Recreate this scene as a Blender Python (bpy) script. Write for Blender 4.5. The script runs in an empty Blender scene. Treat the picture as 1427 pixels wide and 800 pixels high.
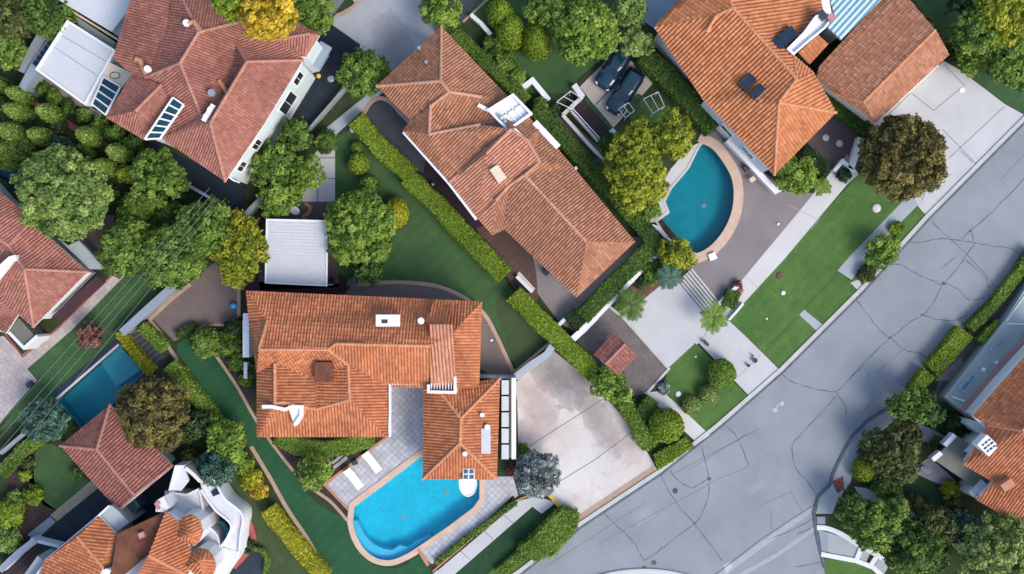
import bpy, math, random
import numpy as np
from mathutils import Vector, Matrix
from mathutils.geometry import tessellate_polygon
random.seed(7)
rng = np.random.default_rng(11)
SC = bpy.context.scene
COL = SC.collection
S, H = 16.0, 90.0            # traced units per metre at ground level, height of the drone
CX, CY = 713.5, 400.0

def W(px, py, z=0.0):        # plan position of a traced point standing z metres above the ground
    k = (H - z) / H / S
    return ((px - CX) * k, -(py - CY) * k)
def W3(px, py, z=0.0):
    x, y = W(px, py, z); return (x, y, z)

# ------------------------------------------------------------------ materials
def _mat(name):
    m = bpy.data.materials.new(name); m.use_nodes = True
    nt = m.node_tree; nt.nodes.clear()
    out = nt.nodes.new('ShaderNodeOutputMaterial')
    return m, nt, out
def N(nt, t, **kw):
    n = nt.nodes.new(t)
    for k, v in kw.items():
        if k in n.inputs.keys(): n.inputs[k].default_value = v
        else: setattr(n, k, v)
    return n
def ramp(nt, fac, stops):
    r = nt.nodes.new('ShaderNodeValToRGB')
    e = r.color_ramp.elements
    while len(e) < len(stops): e.new(0.5)
    for i, (p, c) in enumerate(stops):
        e[i].position = p; e[i].color = (*c, 1)
    nt.links.new(fac, r.inputs[0]); return r.outputs[0]
def noise(nt, pos, scale, detail=4, rough=0.6, dist=0.0):
    n = N(nt, 'ShaderNodeTexNoise', Scale=scale, Detail=detail, Roughness=rough, Distortion=dist)
    nt.links.new(pos, n.inputs['Vector']); return n.outputs['Fac']
def mixc(nt, fac, a, b, mode='MIX'):
    m = nt.nodes.new('ShaderNodeMix'); m.data_type = 'RGBA'; m.blend_type = mode
    for sock, v in ((m.inputs[0], fac), (m.inputs[6], a), (m.inputs[7], b)):
        if isinstance(v, (int, float)): sock.default_value = v
        elif isinstance(v, tuple): sock.default_value = (*v, 1)
        else: nt.links.new(v, sock)
    return m.outputs[2]
def position(nt, rot=0.0):
    g = nt.nodes.new('ShaderNodeNewGeometry')
    if not rot: return g.outputs['Position']
    mp = nt.nodes.new('ShaderNodeMapping'); mp.inputs['Rotation'].default_value = (0, 0, rot)
    nt.links.new(g.outputs['Position'], mp.inputs['Vector']); return mp.outputs[0]
def bump(nt, h, strength, dist=0.02):
    b = N(nt, 'ShaderNodeBump', Strength=strength, Distance=dist)
    nt.links.new(h, b.inputs['Height']); return b.outputs[0]

MATS = {}
def plain(name, col, rough=0.7, var=0.18, scale=0.6, fine=14.0, bumpy=0.25, spec=0.3, metal=0.0, col2=None, blotch=0.0):
    """a surface with broad tone drift, a fine grain and a little relief"""
    m, nt, out = _mat(name); p = position(nt)
    a = noise(nt, p, scale, 5, 0.65); f = noise(nt, p, fine, 3, 0.7)
    lo = tuple(c * (1 - var) for c in col); hi = tuple(min(1, c * (1 + var)) for c in col)
    if col2: lo = col2
    base = ramp(nt, a, [(0.3, lo), (0.72, hi)])
    base = mixc(nt, 0.5, base, ramp(nt, f, [(0.25, (0.72,) * 3), (0.8, (1.25,) * 3)]), 'MULTIPLY')
    if blotch:
        b = noise(nt, p, 0.28, 6, 0.7, 0.8)
        base = mixc(nt, ramp(nt, b, [(0.5, (0, 0, 0)), (0.7, (blotch,) * 3)]), base, tuple(c * 0.45 for c in col))
    bs = N(nt, 'ShaderNodeBsdfPrincipled', Roughness=rough, Metallic=metal)
    bs.inputs['Specular IOR Level'].default_value = spec
    nt.links.new(base, bs.inputs['Base Color'])
    if bumpy: nt.links.new(bump(nt, f, bumpy, 0.03), bs.inputs['Normal'])
    nt.links.new(bs.outputs[0], out.inputs[0]); MATS[name] = m; return m

def lawn(name, d, l, patch, rot=0.75, stripe=1.1):
    m, nt, out = _mat(name); p = position(nt)
    a = noise(nt, p, 0.35, 6, 0.7, 0.6); f = noise(nt, p, 9.0, 5, 0.8); g = noise(nt, p, 40.0, 2, 0.8)
    base = ramp(nt, a, [(0.28, d), (0.7, l)])
    b = noise(nt, p, 0.9, 5, 0.75, 0.4)
    base = mixc(nt, ramp(nt, b, [(0.55, (0, 0, 0)), (0.78, (0.6,) * 3)]), base, patch)
    base = mixc(nt, 0.85, base, ramp(nt, f, [(0.3, (0.62,) * 3), (0.72, (1.4,) * 3)]), 'MULTIPLY')
    w = N(nt, 'ShaderNodeTexWave', Scale=stripe * 0.3, Distortion=1.2, Detail=2.0)
    w.inputs['Detail Scale'].default_value = 1.5
    nt.links.new(position(nt, rot), w.inputs['Vector'])
    base = mixc(nt, 0.14, base, ramp(nt, w.outputs['Fac'], [(0.3, (0.8,) * 3), (0.7, (1.2,) * 3)]), 'MULTIPLY')
    bs = N(nt, 'ShaderNodeBsdfPrincipled', Roughness=0.85); bs.inputs['Specular IOR Level'].default_value = 0.15
    nt.links.new(base, bs.inputs['Base Color'])
    nt.links.new(bump(nt, g, 0.8, 0.06), bs.inputs['Normal'])
    nt.links.new(bs.outputs[0], out.inputs[0]); MATS[name] = m; return m

def paving(name, c1, c2, joint, size=(0.4, 0.4), rot=0.0, offset=0.5, mortar=0.02, rough=0.8):
    m, nt, out = _mat(name); p = position(nt, rot)
    br = N(nt, 'ShaderNodeTexBrick', Scale=1.0)
    br.inputs['Brick Width'].default_value = size[0]; br.inputs['Row Height'].default_value = size[1]
    br.inputs['Mortar Size'].default_value = mortar; br.offset = offset
    br.inputs['Color1'].default_value = (*c1, 1); br.inputs['Color2'].default_value = (*c2, 1); br.inputs['Mortar'].default_value = (*joint, 1)
    nt.links.new(p, br.inputs['Vector'])
    a = noise(nt, position(nt), 0.8, 5, 0.7)
    base = mixc(nt, 0.6, br.outputs['Color'], ramp(nt, a, [(0.3, (0.7,) * 3), (0.7, (1.25,) * 3)]), 'MULTIPLY')
    bs = N(nt, 'ShaderNodeBsdfPrincipled', Roughness=rough); bs.inputs['Specular IOR Level'].default_value = 0.25
    nt.links.new(base, bs.inputs['Base Color'])
    nt.links.new(bump(nt, br.outputs['Fac'], -0.3, 0.02), bs.inputs['Normal'])
    nt.links.new(bs.outputs[0], out.inputs[0]); MATS[name] = m; return m

def tiles(name, stops, stain, stain_amt=0.55):
    """clay tiles: one tone per tile, weathering drifting across the slope"""
    m, nt, out = _mat(name); p = position(nt)
    at = nt.nodes.new('ShaderNodeAttribute'); at.attribute_name = 'tint'
    base = ramp(nt, at.outputs['Fac'], stops)
    a = noise(nt, p, 0.33, 6, 0.72, 0.5); b = noise(nt, p, 2.2, 4, 0.7); f = noise(nt, p, 18, 3, 0.7)
    base = mixc(nt, ramp(nt, a, [(0.42, (0, 0, 0)), (0.72, (stain_amt,) * 3)]), base, stain)
    g = noise(nt, p, 0.8, 7, 0.8, 1.2)
    base = mixc(nt, ramp(nt, g, [(0.56, (0, 0, 0)), (0.74, (0.55,) * 3)]), base, tuple(c * 0.45 for c in stain))
    base = mixc(nt, ramp(nt, noise(nt, p, 1.3, 5, 0.7), [(0.6, (0, 0, 0)), (0.75, (0.3,) * 3)]), base, (0.58, 0.36, 0.25))
    base = mixc(nt, 0.55, base, ramp(nt, b, [(0.3, (0.8,) * 3), (0.75, (1.2,) * 3)]), 'MULTIPLY')
    base = mixc(nt, 0.25, base, ramp(nt, f, [(0.3, (0.7,) * 3), (0.75, (1.3,) * 3)]), 'MULTIPLY')
    bs = N(nt, 'ShaderNodeBsdfPrincipled', Roughness=0.75); bs.inputs['Specular IOR Level'].default_value = 0.25
    nt.links.new(base, bs.inputs['Base Color']); nt.links.new(bs.outputs[0], out.inputs[0])
    MATS[name] = m; return m

def leaf(name, dark, mid, light, trans=0.3):
    m, nt, out = _mat('leaf_' + name)
    at = nt.nodes.new('ShaderNodeAttribute'); at.attribute_name = 'tint'
    base = ramp(nt, at.outputs['Fac'], [(0.0, dark), (0.5, mid), (1.0, light)])
    bs = N(nt, 'ShaderNodeBsdfPrincipled', Roughness=0.55); bs.inputs['Specular IOR Level'].default_value = 0.25
    tr = nt.nodes.new('ShaderNodeBsdfTranslucent'); mx = nt.nodes.new('ShaderNodeMixShader'); mx.inputs[0].default_value = trans
    nt.links.new(base, bs.inputs['Base Color']); nt.links.new(base, tr.inputs['Color'])
    nt.links.new(bs.outputs[0], mx.inputs[1]); nt.links.new(tr.outputs[0], mx.inputs[2])
    nt.links.new(mx.outputs[0], out.inputs[0]); MATS['leaf_' + name] = m; return m

def water(name, tint):
    m, nt, out = _mat(name); p = position(nt)
    n = noise(nt, p, 2.6, 4, 0.6, 0.8)
    gl = N(nt, 'ShaderNodeBsdfGlossy', Roughness=0.06)
    tr = nt.nodes.new('ShaderNodeBsdfTransparent'); tr.inputs[0].default_value = (*tint, 1)
    fr = N(nt, 'ShaderNodeFresnel', IOR=1.33); mx = nt.nodes.new('ShaderNodeMixShader')
    nb = bump(nt, n, 0.35, 0.07)
    nt.links.new(nb, gl.inputs['Normal']); nt.links.new(nb, fr.inputs['Normal'])
    nt.links.new(fr.outputs[0], mx.inputs[0]); nt.links.new(tr.outputs[0], mx.inputs[1]); nt.links.new(gl.outputs[0], mx.inputs[2])
    nt.links.new(mx.outputs[0], out.inputs[0]); MATS[name] = m; return m

def glass(name, col):
    m, nt, out = _mat(name); p = position(nt)
    bs = N(nt, 'ShaderNodeBsdfPrincipled', Roughness=0.08); bs.inputs['Specular IOR Level'].default_value = 0.6
    nt.links.new(ramp(nt, noise(nt, p, 1.3, 3), [(0.3, tuple(c * .6 for c in col)), (0.75, tuple(c * 1.5 for c in col))]), bs.inputs['Base Color'])
    nt.links.new(bs.outputs[0], out.inputs[0]); MATS[name] = m; return m

# ------------------------------------------------------------------ mesh building
class MB:
    def __init__(s): s.v = []; s.f = []
    def add(s, vs, fs):
        o = len(s.v); s.v += [tuple(v) for v in vs]; s.f += [tuple(i + o for i in f) for f in fs]; return s
    def box(s, cx, cy, z0, z1, lx, ly, ang=0.0, taper=1.0):
        c, n = math.cos(ang), math.sin(ang); vs = []
        for z, t in ((z0, 1), (z1, taper)):
            for a, b in ((-1, -1), (1, -1), (1, 1), (-1, 1)):
                x, y = a * lx / 2 * t, b * ly / 2 * t
                vs.append((cx + x * c - y * n, cy + x * n + y * c, z))
        return s.add(vs, [(3, 2, 1, 0), (4, 5, 6, 7), (0, 1, 5, 4), (1, 2, 6, 5), (2, 3, 7, 6), (3, 0, 4, 7)])
    def prism(s, poly, z0, z1, holes=(), top=None):
        """walls and caps over a plan polygon; top = another polygon for a battered side"""
        poly = ccw(poly); tp = top or poly
        n = len(poly); vs = [(x, y, z0) for x, y in poly] + [(x, y, z1) for x, y in tp]
        fs = [(i, (i + 1) % n, n + (i + 1) % n, n + i) for i in range(n)]
        tri = tessellate_polygon([[Vector((x, y, 0)) for x, y in tp]])
        for t in tri:
            fs.append(orient([vs[n + i] for i in t], tuple(n + i for i in t)))
            fs.append(orient([vs[i] for i in t], tuple(t), -1))
        return s.add(vs, fs)
    def flat(s, poly, z, holes=()):
        loops = [[Vector((x, y, 0)) for x, y in poly]] + [[Vector((x, y, 0)) for x, y in h] for h in holes]
        vs = [(v.x, v.y, z) for l in loops for v in l]
        return s.add(vs, [orient([vs[i] for i in t], tuple(t)) for t in tessellate_polygon(loops)])
    def skirt(s, poly, z0, z1):
        n = len(poly); vs = [(x, y, z0) for x, y in poly] + [(x, y, z1) for x, y in poly]
        return s.add(vs, [(i, (i + 1) % n, n + (i + 1) % n, n + i) for i in range(n)])
    def ribbon(s, pts, w, z0, z1, closed=False):
        L, R = offset_line(pts, w / 2, closed), offset_line(pts, -w / 2, closed)
        n = len(pts); vs = []
        for i in range(n):
            vs += [(*L[i], z0), (*R[i], z0), (*R[i], z1), (*L[i], z1)]
        fs = []
        for i in range(n if closed else n - 1):
            a, b = 4 * i, 4 * ((i + 1) % n)
            fs += [(a + 3, a + 2, b + 2, b + 3), (a + 2, a + 1, b + 1, b + 2), (a, a + 3, b + 3, b), (a + 1, a, b, b + 1)]
        if not closed: fs += [(0, 1, 2, 3), (4 * n - 1, 4 * n - 2, 4 * n - 3, 4 * n - 4)]
        return s.add(vs, fs)
    def strip(s, pts, w, z, closed=False):          # flat band, w a number or one per point
        ws = w if isinstance(w, (list, tuple)) else [w] * len(pts)
        L = [offset_line(pts, ws[i] / 2, closed)[i] for i in range(len(pts))] if isinstance(w, (list, tuple)) else offset_line(pts, w / 2, closed)
        R = [offset_line(pts, -ws[i] / 2, closed)[i] for i in range(len(pts))] if isinstance(w, (list, tuple)) else offset_line(pts, -w / 2, closed)
        n = len(pts); vs = [(*p, z) for p in L] + [(*p, z) for p in R]
        return s.add(vs, [(i, n + i, n + (i + 1) % n, (i + 1) % n) for i in range(n if closed else n - 1)])
    def tube(s, path, r, k=8, r1=None):
        path = [Vector(p) for p in path]; n = len(path); vs = []
        for i, p in enumerate(path):
            d = (path[min(i + 1, n - 1)] - path[max(i - 1, 0)]).normalized()
            a = d.cross(Vector((0, 0, 1)) if abs(d.z) < 0.95 else Vector((1, 0, 0))).normalized(); b = d.cross(a)
            rr = r if r1 is None else r + (r1 - r) * i / (n - 1)
            for j in range(k):
                t = 2 * math.pi * j / k; vs.append(p + a * math.cos(t) * rr + b * math.sin(t) * rr)
        fs = [(i * k + j, i * k + (j + 1) % k, (i + 1) * k + (j + 1) % k, (i + 1) * k + j) for i in range(n - 1) for j in range(k)]
        fs += [tuple(range(k))[::-1], tuple((n - 1) * k + j for j in range(k))]
        return s.add(vs, fs)
    def lathe(s, cx, cy, prof, k=20, sx=1.0, sy=1.0, ang=0.0):   # prof: (radius, z) from bottom to top
        vs = []; c, n_ = math.cos(ang), math.sin(ang)
        for r, z in prof:
            for j in range(k):
                t = 2 * math.pi * j / k; x, y = r * math.cos(t) * sx, r * math.sin(t) * sy
                vs.append((cx + x * c - y * n_, cy + x * n_ + y * c, z))
        n = len(prof)
        fs = [(i * k + j, i * k + (j + 1) % k, (i + 1) * k + (j + 1) % k, (i + 1) * k + j) for i in range(n - 1) for j in range(k)]
        fs += [tuple(range(k))[::-1], tuple((n - 1) * k + j for j in range(k))]
        return s.add(vs, fs)

def orient(p, f, sign=1):
    a = (p[1][0] - p[0][0]) * (p[2][1] - p[0][1]) - (p[1][1] - p[0][1]) * (p[2][0] - p[0][0])
    return f if a * sign > 0 else f[::-1]
def area(poly): return sum(poly[i - 1][0] * poly[i][1] - poly[i][0] * poly[i - 1][1] for i in range(len(poly))) / 2
def ccw(poly): return list(poly) if area(poly) > 0 else list(poly)[::-1]
def offset_line(pts, d, closed=False):
    n = len(pts); out = []
    for i in range(n):
        dirs = []
        if closed or i > 0: dirs.append(Vector(pts[i]) - Vector(pts[i - 1]))
        if closed or i < n - 1: dirs.append(Vector(pts[(i + 1) % n]) - Vector(pts[i]))
        ns = [Vector((-q.y, q.x)).normalized() for q in dirs if q.length > 1e-6]
        m = sum(ns, Vector((0, 0)))
        m = m.normalized() if m.length > 1e-4 else ns[0]
        k = 1 / max(0.45, m.dot(ns[0]))
        out.append((pts[i][0] + m.x * d * k, pts[i][1] + m.y * d * k))
    return out
def inset(poly, d): return offset_line(ccw(poly), d, True)
def smooth(pts, k=6, closed=False):
    n = len(pts); out = []
    for i in range(n if closed else n - 1):
        g = lambda j: pts[j % n] if closed else pts[max(0, min(n - 1, j))]
        p0, p1, p2, p3 = g(i - 1), g(i), g(i + 1), g(i + 2)
        for q in range(k):
            t = q / k
            out.append(tuple(0.5 * (2 * p1[a] + (p2[a] - p0[a]) * t + (2 * p0[a] - 5 * p1[a] + 4 * p2[a] - p3[a]) * t * t + (3 * p1[a] - p0[a] - 3 * p2[a] + p3[a]) * t ** 3) for a in range(2)))
    if not closed: out.append(tuple(pts[-1]))
    return out
def px(pts, z=0.0): return [W(p[0], p[1], z) for p in pts]

OFF = {}
def link(name, me, mat, parent=None, base=None):
    if mat is not None:
        for m in (mat if isinstance(mat, (list, tuple)) else [mat]):
            me.materials.append(MATS[m] if isinstance(m, str) else m)
    o = bpy.data.objects.new(name, me); COL.objects.link(o)
    if parent is not None:
        o.parent = parent; OFF[o.name] = OFF[parent.name]
        me.transform(Matrix.Translation(-OFF[parent.name]))
    elif base is not None:
        b = Vector(base); me.transform(Matrix.Translation(-b)); o.location = b; OFF[o.name] = b
    else:
        OFF[o.name] = Vector((0, 0, 0))
    return o
def obj(name, mb, mat, parent=None, base=None, smooth_=False):
    me = bpy.data.meshes.new(name); me.from_pydata(mb.v, [], mb.f); me.validate(); me.update()
    if smooth_: me.polygons.foreach_set('use_smooth', [True] * len(me.polygons))
    return link(name, me, mat, parent, base)
def struct(name, mb, mat):
    o = obj(name, mb, mat); o['kind'] = 'structure'; return o
def tag(o, label, cat, group=None):
    o['label'] = label; o['category'] = cat
    if group: o['group'] = group
    return o
def thing(name, label, cat, base, group=None):
    o = bpy.data.objects.new(name, None); COL.objects.link(o); o.location = base
    o.empty_display_size = 0.5; OFF[o.name] = Vector(base); return tag(o, label, cat, group)
def solo(name, mb, mat, label, cat, group=None, smooth_=False):   # a thing that is one mesh
    a = np.array(mb.v); base = ((a[:, 0].min() + a[:, 0].max()) / 2, (a[:, 1].min() + a[:, 1].max()) / 2, a[:, 2].min())
    return tag(obj(name, mb, mat, None, base, smooth_), label, cat, group)

def quads(name, Q, tint, mat, parent=None, base=None):
    """Q: (n,4,3) array of quads with one tint per face"""
    n = len(Q); me = bpy.data.meshes.new(name)
    me.vertices.add(4 * n); me.vertices.foreach_set('co', np.ascontiguousarray(Q, np.float32).ravel())
    me.loops.add(4 * n); me.loops.foreach_set('vertex_index', np.arange(4 * n, dtype=np.int32))
    me.polygons.add(n); me.polygons.foreach_set('loop_start', np.arange(0, 4 * n, 4, dtype=np.int32))
    a = me.attributes.new('tint', 'FLOAT', 'FACE'); a.data.foreach_set('value', np.ascontiguousarray(tint, np.float32))
    me.update(calc_edges=True); me.validate()
    return link(name, me, mat, parent, base)
# ------------------------------------------------------------------ foliage
def leaf_quads(P, Nrm, size, jit=0.6, aspect=0.6):
    n = len(P)
    Nn = Nrm + rng.normal(0, jit, (n, 3)); Nn /= np.linalg.norm(Nn, axis=1)[:, None] + 1e-9
    r = rng.normal(0, 1, (n, 3)); a = np.cross(Nn, r); a /= np.linalg.norm(a, axis=1)[:, None] + 1e-9
    b = np.cross(Nn, a); s = size * rng.uniform(0.6, 1.35, n)[:, None]
    A, B = a * s, b * s * aspect; C = Nn * s * 0.18
    return np.stack([P - A, P - B * 0.9 + C, P + A, P + B * 0.9 + C], 1)
def sphere_dirs(n, up=-0.3):
    z = rng.uniform(up, 1, n); t = rng.uniform(0, 2 * math.pi, n); r = np.sqrt(1 - z * z)
    return np.stack([r * np.cos(t), r * np.sin(t), z], 1)
def core_quads(c, rx, ry, rz, k=14, j=7, bumpy=0.08, zmin=-0.8):
    lat = np.linspace(math.asin(zmin), math.pi / 2, j + 1); lon = np.linspace(0, 2 * math.pi, k + 1)
    G = np.zeros((j + 1, k + 1, 3))
    nz = 1 + rng.uniform(-bumpy, bumpy, (j + 1, k + 1)); nz[:, -1] = nz[:, 0]
    G[..., 0] = c[0] + rx * np.cos(lat)[:, None] * np.cos(lon) * nz
    G[..., 1] = c[1] + ry * np.cos(lat)[:, None] * np.sin(lon) * nz
    G[..., 2] = c[2] + rz * np.sin(lat)[:, None] * nz
    return np.stack([G[:-1, :-1], G[:-1, 1:], G[1:, 1:], G[1:, :-1]], 2).reshape(-1, 4, 3)

def crown_quads(c, rx, ry, rz, clumps, ls, dens, core=0.55, clump_r=0.36, up=-0.25, ang=0.0, cone=0.0, rag=0.12):
    """a crown as leafy clumps over an ellipsoid: leaves on every clump, tone per clump and per leaf"""
    Q = []; T = []
    D = sphere_dirs(clumps, up)
    # spread the clumps a little more evenly
    for _ in range(6 if clumps < 160 else 2):
        d = D[:, None] - D[None]; w = np.exp(-(d ** 2).sum(-1) * clumps / 6)[..., None]
        D = D + 0.25 * (d * w).sum(1); D /= np.linalg.norm(D, axis=1)[:, None]
    rad = rng.uniform(0.68, 1.06 - clump_r * 0.6, clumps)
    Rm = (rx + ry) / 2
    ca, sa = math.cos(ang), math.sin(ang)
    for i in range(clumps):
        d = D[i]; q = d * rad[i]
        taper = 1 - cone * max(0, q[2])
        x, y = q[0] * rx * taper, q[1] * ry * taper
        cc = np.array([c[0] + x * ca - y * sa, c[1] + x * sa + y * ca, c[2] + q[2] * rz])
        cr = Rm * clump_r * rng.uniform(0.7, 1.2) * (1 - 0.4 * cone * max(0, q[2]))
        n = max(12, int(dens * cr * cr * 8 / (ls * ls)))
        dd = sphere_dirs(n, -0.5); dd = dd + 0.55 * d; dd /= np.linalg.norm(dd, axis=1)[:, None]
        # lumpy clump
        ph = rng.uniform(0, 6, 3); lump = 1 + rag * np.sin(dd @ np.array([5, 4, 3]) + ph[0]) + rag * np.sin(dd @ np.array([-6, 7, 5]) + ph[1])
        rr = cr * lump * (0.62 + 0.42 * rng.uniform(0, 1, n) ** 0.6)
        P = cc + dd * rr[:, None] * np.array([1, 1, 0.85])
        stray = rng.random(n) < 0.07; P[stray] += dd[stray] * cr * rng.uniform(.1, .45, (stray.sum(), 1))
        Q.append(leaf_quads(P, dd + np.array([0, 0, 0.5]), ls))
        T.append(np.clip(rng.normal(0.5 + rng.normal(0, 0.24), 0.19, n), 0, 1))
    if core:
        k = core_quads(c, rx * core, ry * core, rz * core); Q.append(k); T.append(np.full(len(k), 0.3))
    return np.concatenate(Q), np.concatenate(T)

def trunk_mb(bx, by, z0, z1, r, spread, n=5, seed=0):
    rr = random.Random(seed); mb = MB()
    lean = (rr.uniform(-.15, .15), rr.uniform(-.15, .15))
    top = (bx + lean[0], by + lean[1], z0 + (z1 - z0) * 0.55)
    mb.tube([(bx, by, z0), (bx + lean[0] * .4, by + lean[1] * .4, z0 + (z1 - z0) * 0.25), top], r, 9, r * 0.7)
    for i in range(n):
        t = 2 * math.pi * (i + rr.random() * .5) / n; s = spread * rr.uniform(.5, .95)
        m = (top[0] + math.cos(t) * s * .45, top[1] + math.sin(t) * s * .45, top[2] + (z1 - top[2]) * .55)
        e = (top[0] + math.cos(t) * s, top[1] + math.sin(t) * s, z1 * rr.uniform(.85, 1.0))
        mb.tube([(top[0], top[1], top[2] - 0.1), m, e], r * 0.5, 6, r * 0.12)
    return mb

CNT = {'n': 0}
def tree(x, y, r, h, pal, label, group=None, cat='tree', name='tree', lobes=None, clumps=26, ls=0.16, dens=1.15, flat=0.75, cone=0.0, clump_r=0.34, ry=None, ang=0.0, core=0.6, rag=0.15, puff=0.46):
    """x, y, r traced; lobes = extra (x, y, r) crowns that grow on the same trunk"""
    CNT['n'] += 1
    R = r / S * (H - h * .6) / H; RY = R if ry is None else ry / S * (H - h * .6) / H
    zc = h * 0.6
    rz = min(h - zc, max(R * flat, 0.8)); zc = h - rz
    c = (*W(x, y, zc), zc)
    root = thing(name, label, cat, (c[0], c[1], 0), group)
    if not lobes and clump_r == 0.34 and r > 14:
        t0 = random.uniform(0, 6.28); nl = random.choice((3, 4, 5))
        lobes = [(x + r * .62 * math.cos(t0 + i * 6.28 / nl + random.uniform(-.4, .4)), y + r * .62 * math.sin(t0 + i * 6.28 / nl), r * random.uniform(.36, .55)) for i in range(nl)]
        R *= .84; RY *= .84
    def puffs(rad): return min(.4, puff / rad), max(9, int(2.0 * (rad / puff) ** 2))
    cr_, nc_ = puffs((R + RY) / 2)
    Q, T = crown_quads(c, R, RY, rz, nc_, ls, dens, core, cr_, ang=ang, cone=cone, rag=rag)
    Qs, Ts = [Q], [T]
    for (lx, ly, lr) in (lobes or ()):
        zl = zc - 0.3; lR = lr / S * (H - zl) / H
        cr_, nc_ = puffs(lR); q, t = crown_quads((*W(lx, ly, zl), zl), lR, lR, lR * 0.85, nc_, ls, dens, core, cr_, rag=rag)
        Qs.append(q); Ts.append(t)
    obj('trunk', trunk_mb(c[0], c[1], 0, zc + rz * .2, 0.1 + R * 0.05, R * .7, 5, CNT['n']), 'bark', root)
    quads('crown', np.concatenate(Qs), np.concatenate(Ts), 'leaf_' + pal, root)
    return root
def shrub(x, y, r, h, pal, label, group=None, cat='shrub', name='shrub', ry=None, ang=0.0, ls=0.12, dens=1.0, clumps=14, tight=False, cone=0.0, core=0.8, clump_r=0.45):
    """loose or (tight) clipped bush, one mesh"""
    k = (H - h * .5) / H / S; R = r * k; RY = R if ry is None else ry * k
    zc = h * 0.45; c = (*W(x, y, zc), zc); rz = h - zc
    if tight:
        ls = min(ls, 0.1)
        n = int(dens * 2.4 * 4 * R * RY * 2.2 / (ls * ls)); n = min(n, 12000)
        d = sphere_dirs(n, -0.8); tp = 1 - cone * np.clip(d[:, 2], 0, 1) ** 1.5
        rr = (0.9 + 0.12 * rng.random(n)) * (1 + 0.03 * np.sin(d @ np.array([9, 7, 5])))
        P0 = np.stack([d[:, 0] * R * tp, d[:, 1] * RY * tp, d[:, 2] * rz], 1) * rr[:, None]
        ca, sa = math.cos(ang), math.sin(ang)
        P = np.stack([c[0] + P0[:, 0] * ca - P0[:, 1] * sa, c[1] + P0[:, 0] * sa + P0[:, 1] * ca, c[2] + P0[:, 2]], 1)
        Q = leaf_quads(P, d, ls, 0.55); T = np.clip(rng.normal(0.5, 0.24, n), 0, 1)
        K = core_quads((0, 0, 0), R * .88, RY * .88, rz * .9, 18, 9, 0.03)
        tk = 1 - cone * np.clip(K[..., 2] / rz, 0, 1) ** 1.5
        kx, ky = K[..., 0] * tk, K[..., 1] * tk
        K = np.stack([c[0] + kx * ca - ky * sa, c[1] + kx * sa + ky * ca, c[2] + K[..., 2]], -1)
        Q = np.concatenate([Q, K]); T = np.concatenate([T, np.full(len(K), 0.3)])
    else:
        Q, T = crown_quads(c, R, RY, rz, clumps, ls, dens, core, clump_r, -0.35, ang, cone)
    st = MB().lathe(c[0], c[1], [(0.07, 0), (0.05, zc)], 6)
    sq = np.array([[st.v[i] for i in f] for f in st.f if len(f) == 4]); Q = np.concatenate([Q, sq]); T = np.concatenate([T, np.full(len(sq), 0.05)])
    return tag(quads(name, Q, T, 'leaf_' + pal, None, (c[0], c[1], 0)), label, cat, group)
def surf_leaves(poly, z0, z1, ls, dens, wob=0.1):
    """leaves over the top and sides of a clipped block given as a plan polygon"""
    poly = ccw(poly); pts = []; nr = []
    tri = tessellate_polygon([[Vector((x, y, 0)) for x, y in poly]])
    for t in tri:
        a, b, c = (np.array(poly[i]) for i in t)
        A = abs((b - a)[0] * (c - a)[1] - (b - a)[1] * (c - a)[0]) / 2
        n = int(A * dens / (ls * ls)); u, v = rng.random(n), rng.random(n); f = u + v > 1; u[f] = 1 - u[f]; v[f] = 1 - v[f]
        xy = a + u[:, None] * (b - a) + v[:, None] * (c - a)
        zz = z1 + wob * 0.5 * np.sin(xy[:, 0] * 2.3) * np.sin(xy[:, 1] * 2.9) + rng.normal(0, wob * 0.5, n)
        pts.append(np.column_stack([xy, zz])); nr.append(np.tile([0, 0, 1.0], (n, 1)))
    for i in range(len(poly)):
        a, b = np.array(poly[i - 1]), np.array(poly[i]); d = b - a; L = np.linalg.norm(d)
        if L < 1e-6: continue
        n = int(L * (z1 - z0) * dens / (ls * ls)); u = rng.random(n)
        nn = np.array([d[1], -d[0]]) / L; xy = a + u[:, None] * d + nn * rng.normal(0, wob * 0.6, (n, 1))
        pts.append(np.column_stack([xy, rng.uniform(z0, z1, n)])); nr.append(np.tile([nn[0], nn[1], 0.3], (n, 1)))
    P, Nn = np.concatenate(pts), np.concatenate(nr)
    Q = leaf_quads(P, Nn, ls, 0.6)
    lowf = 0.12 * np.sin(P[:, 0] * 1.1 + P[:, 1] * 0.7) + 0.1 * np.sin(P[:, 0] * 0.5 - P[:, 1] * 1.6)
    T = np.clip(rng.normal(0.5, 0.22, len(P)) + lowf, 0, 1)
    return Q, T
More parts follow.
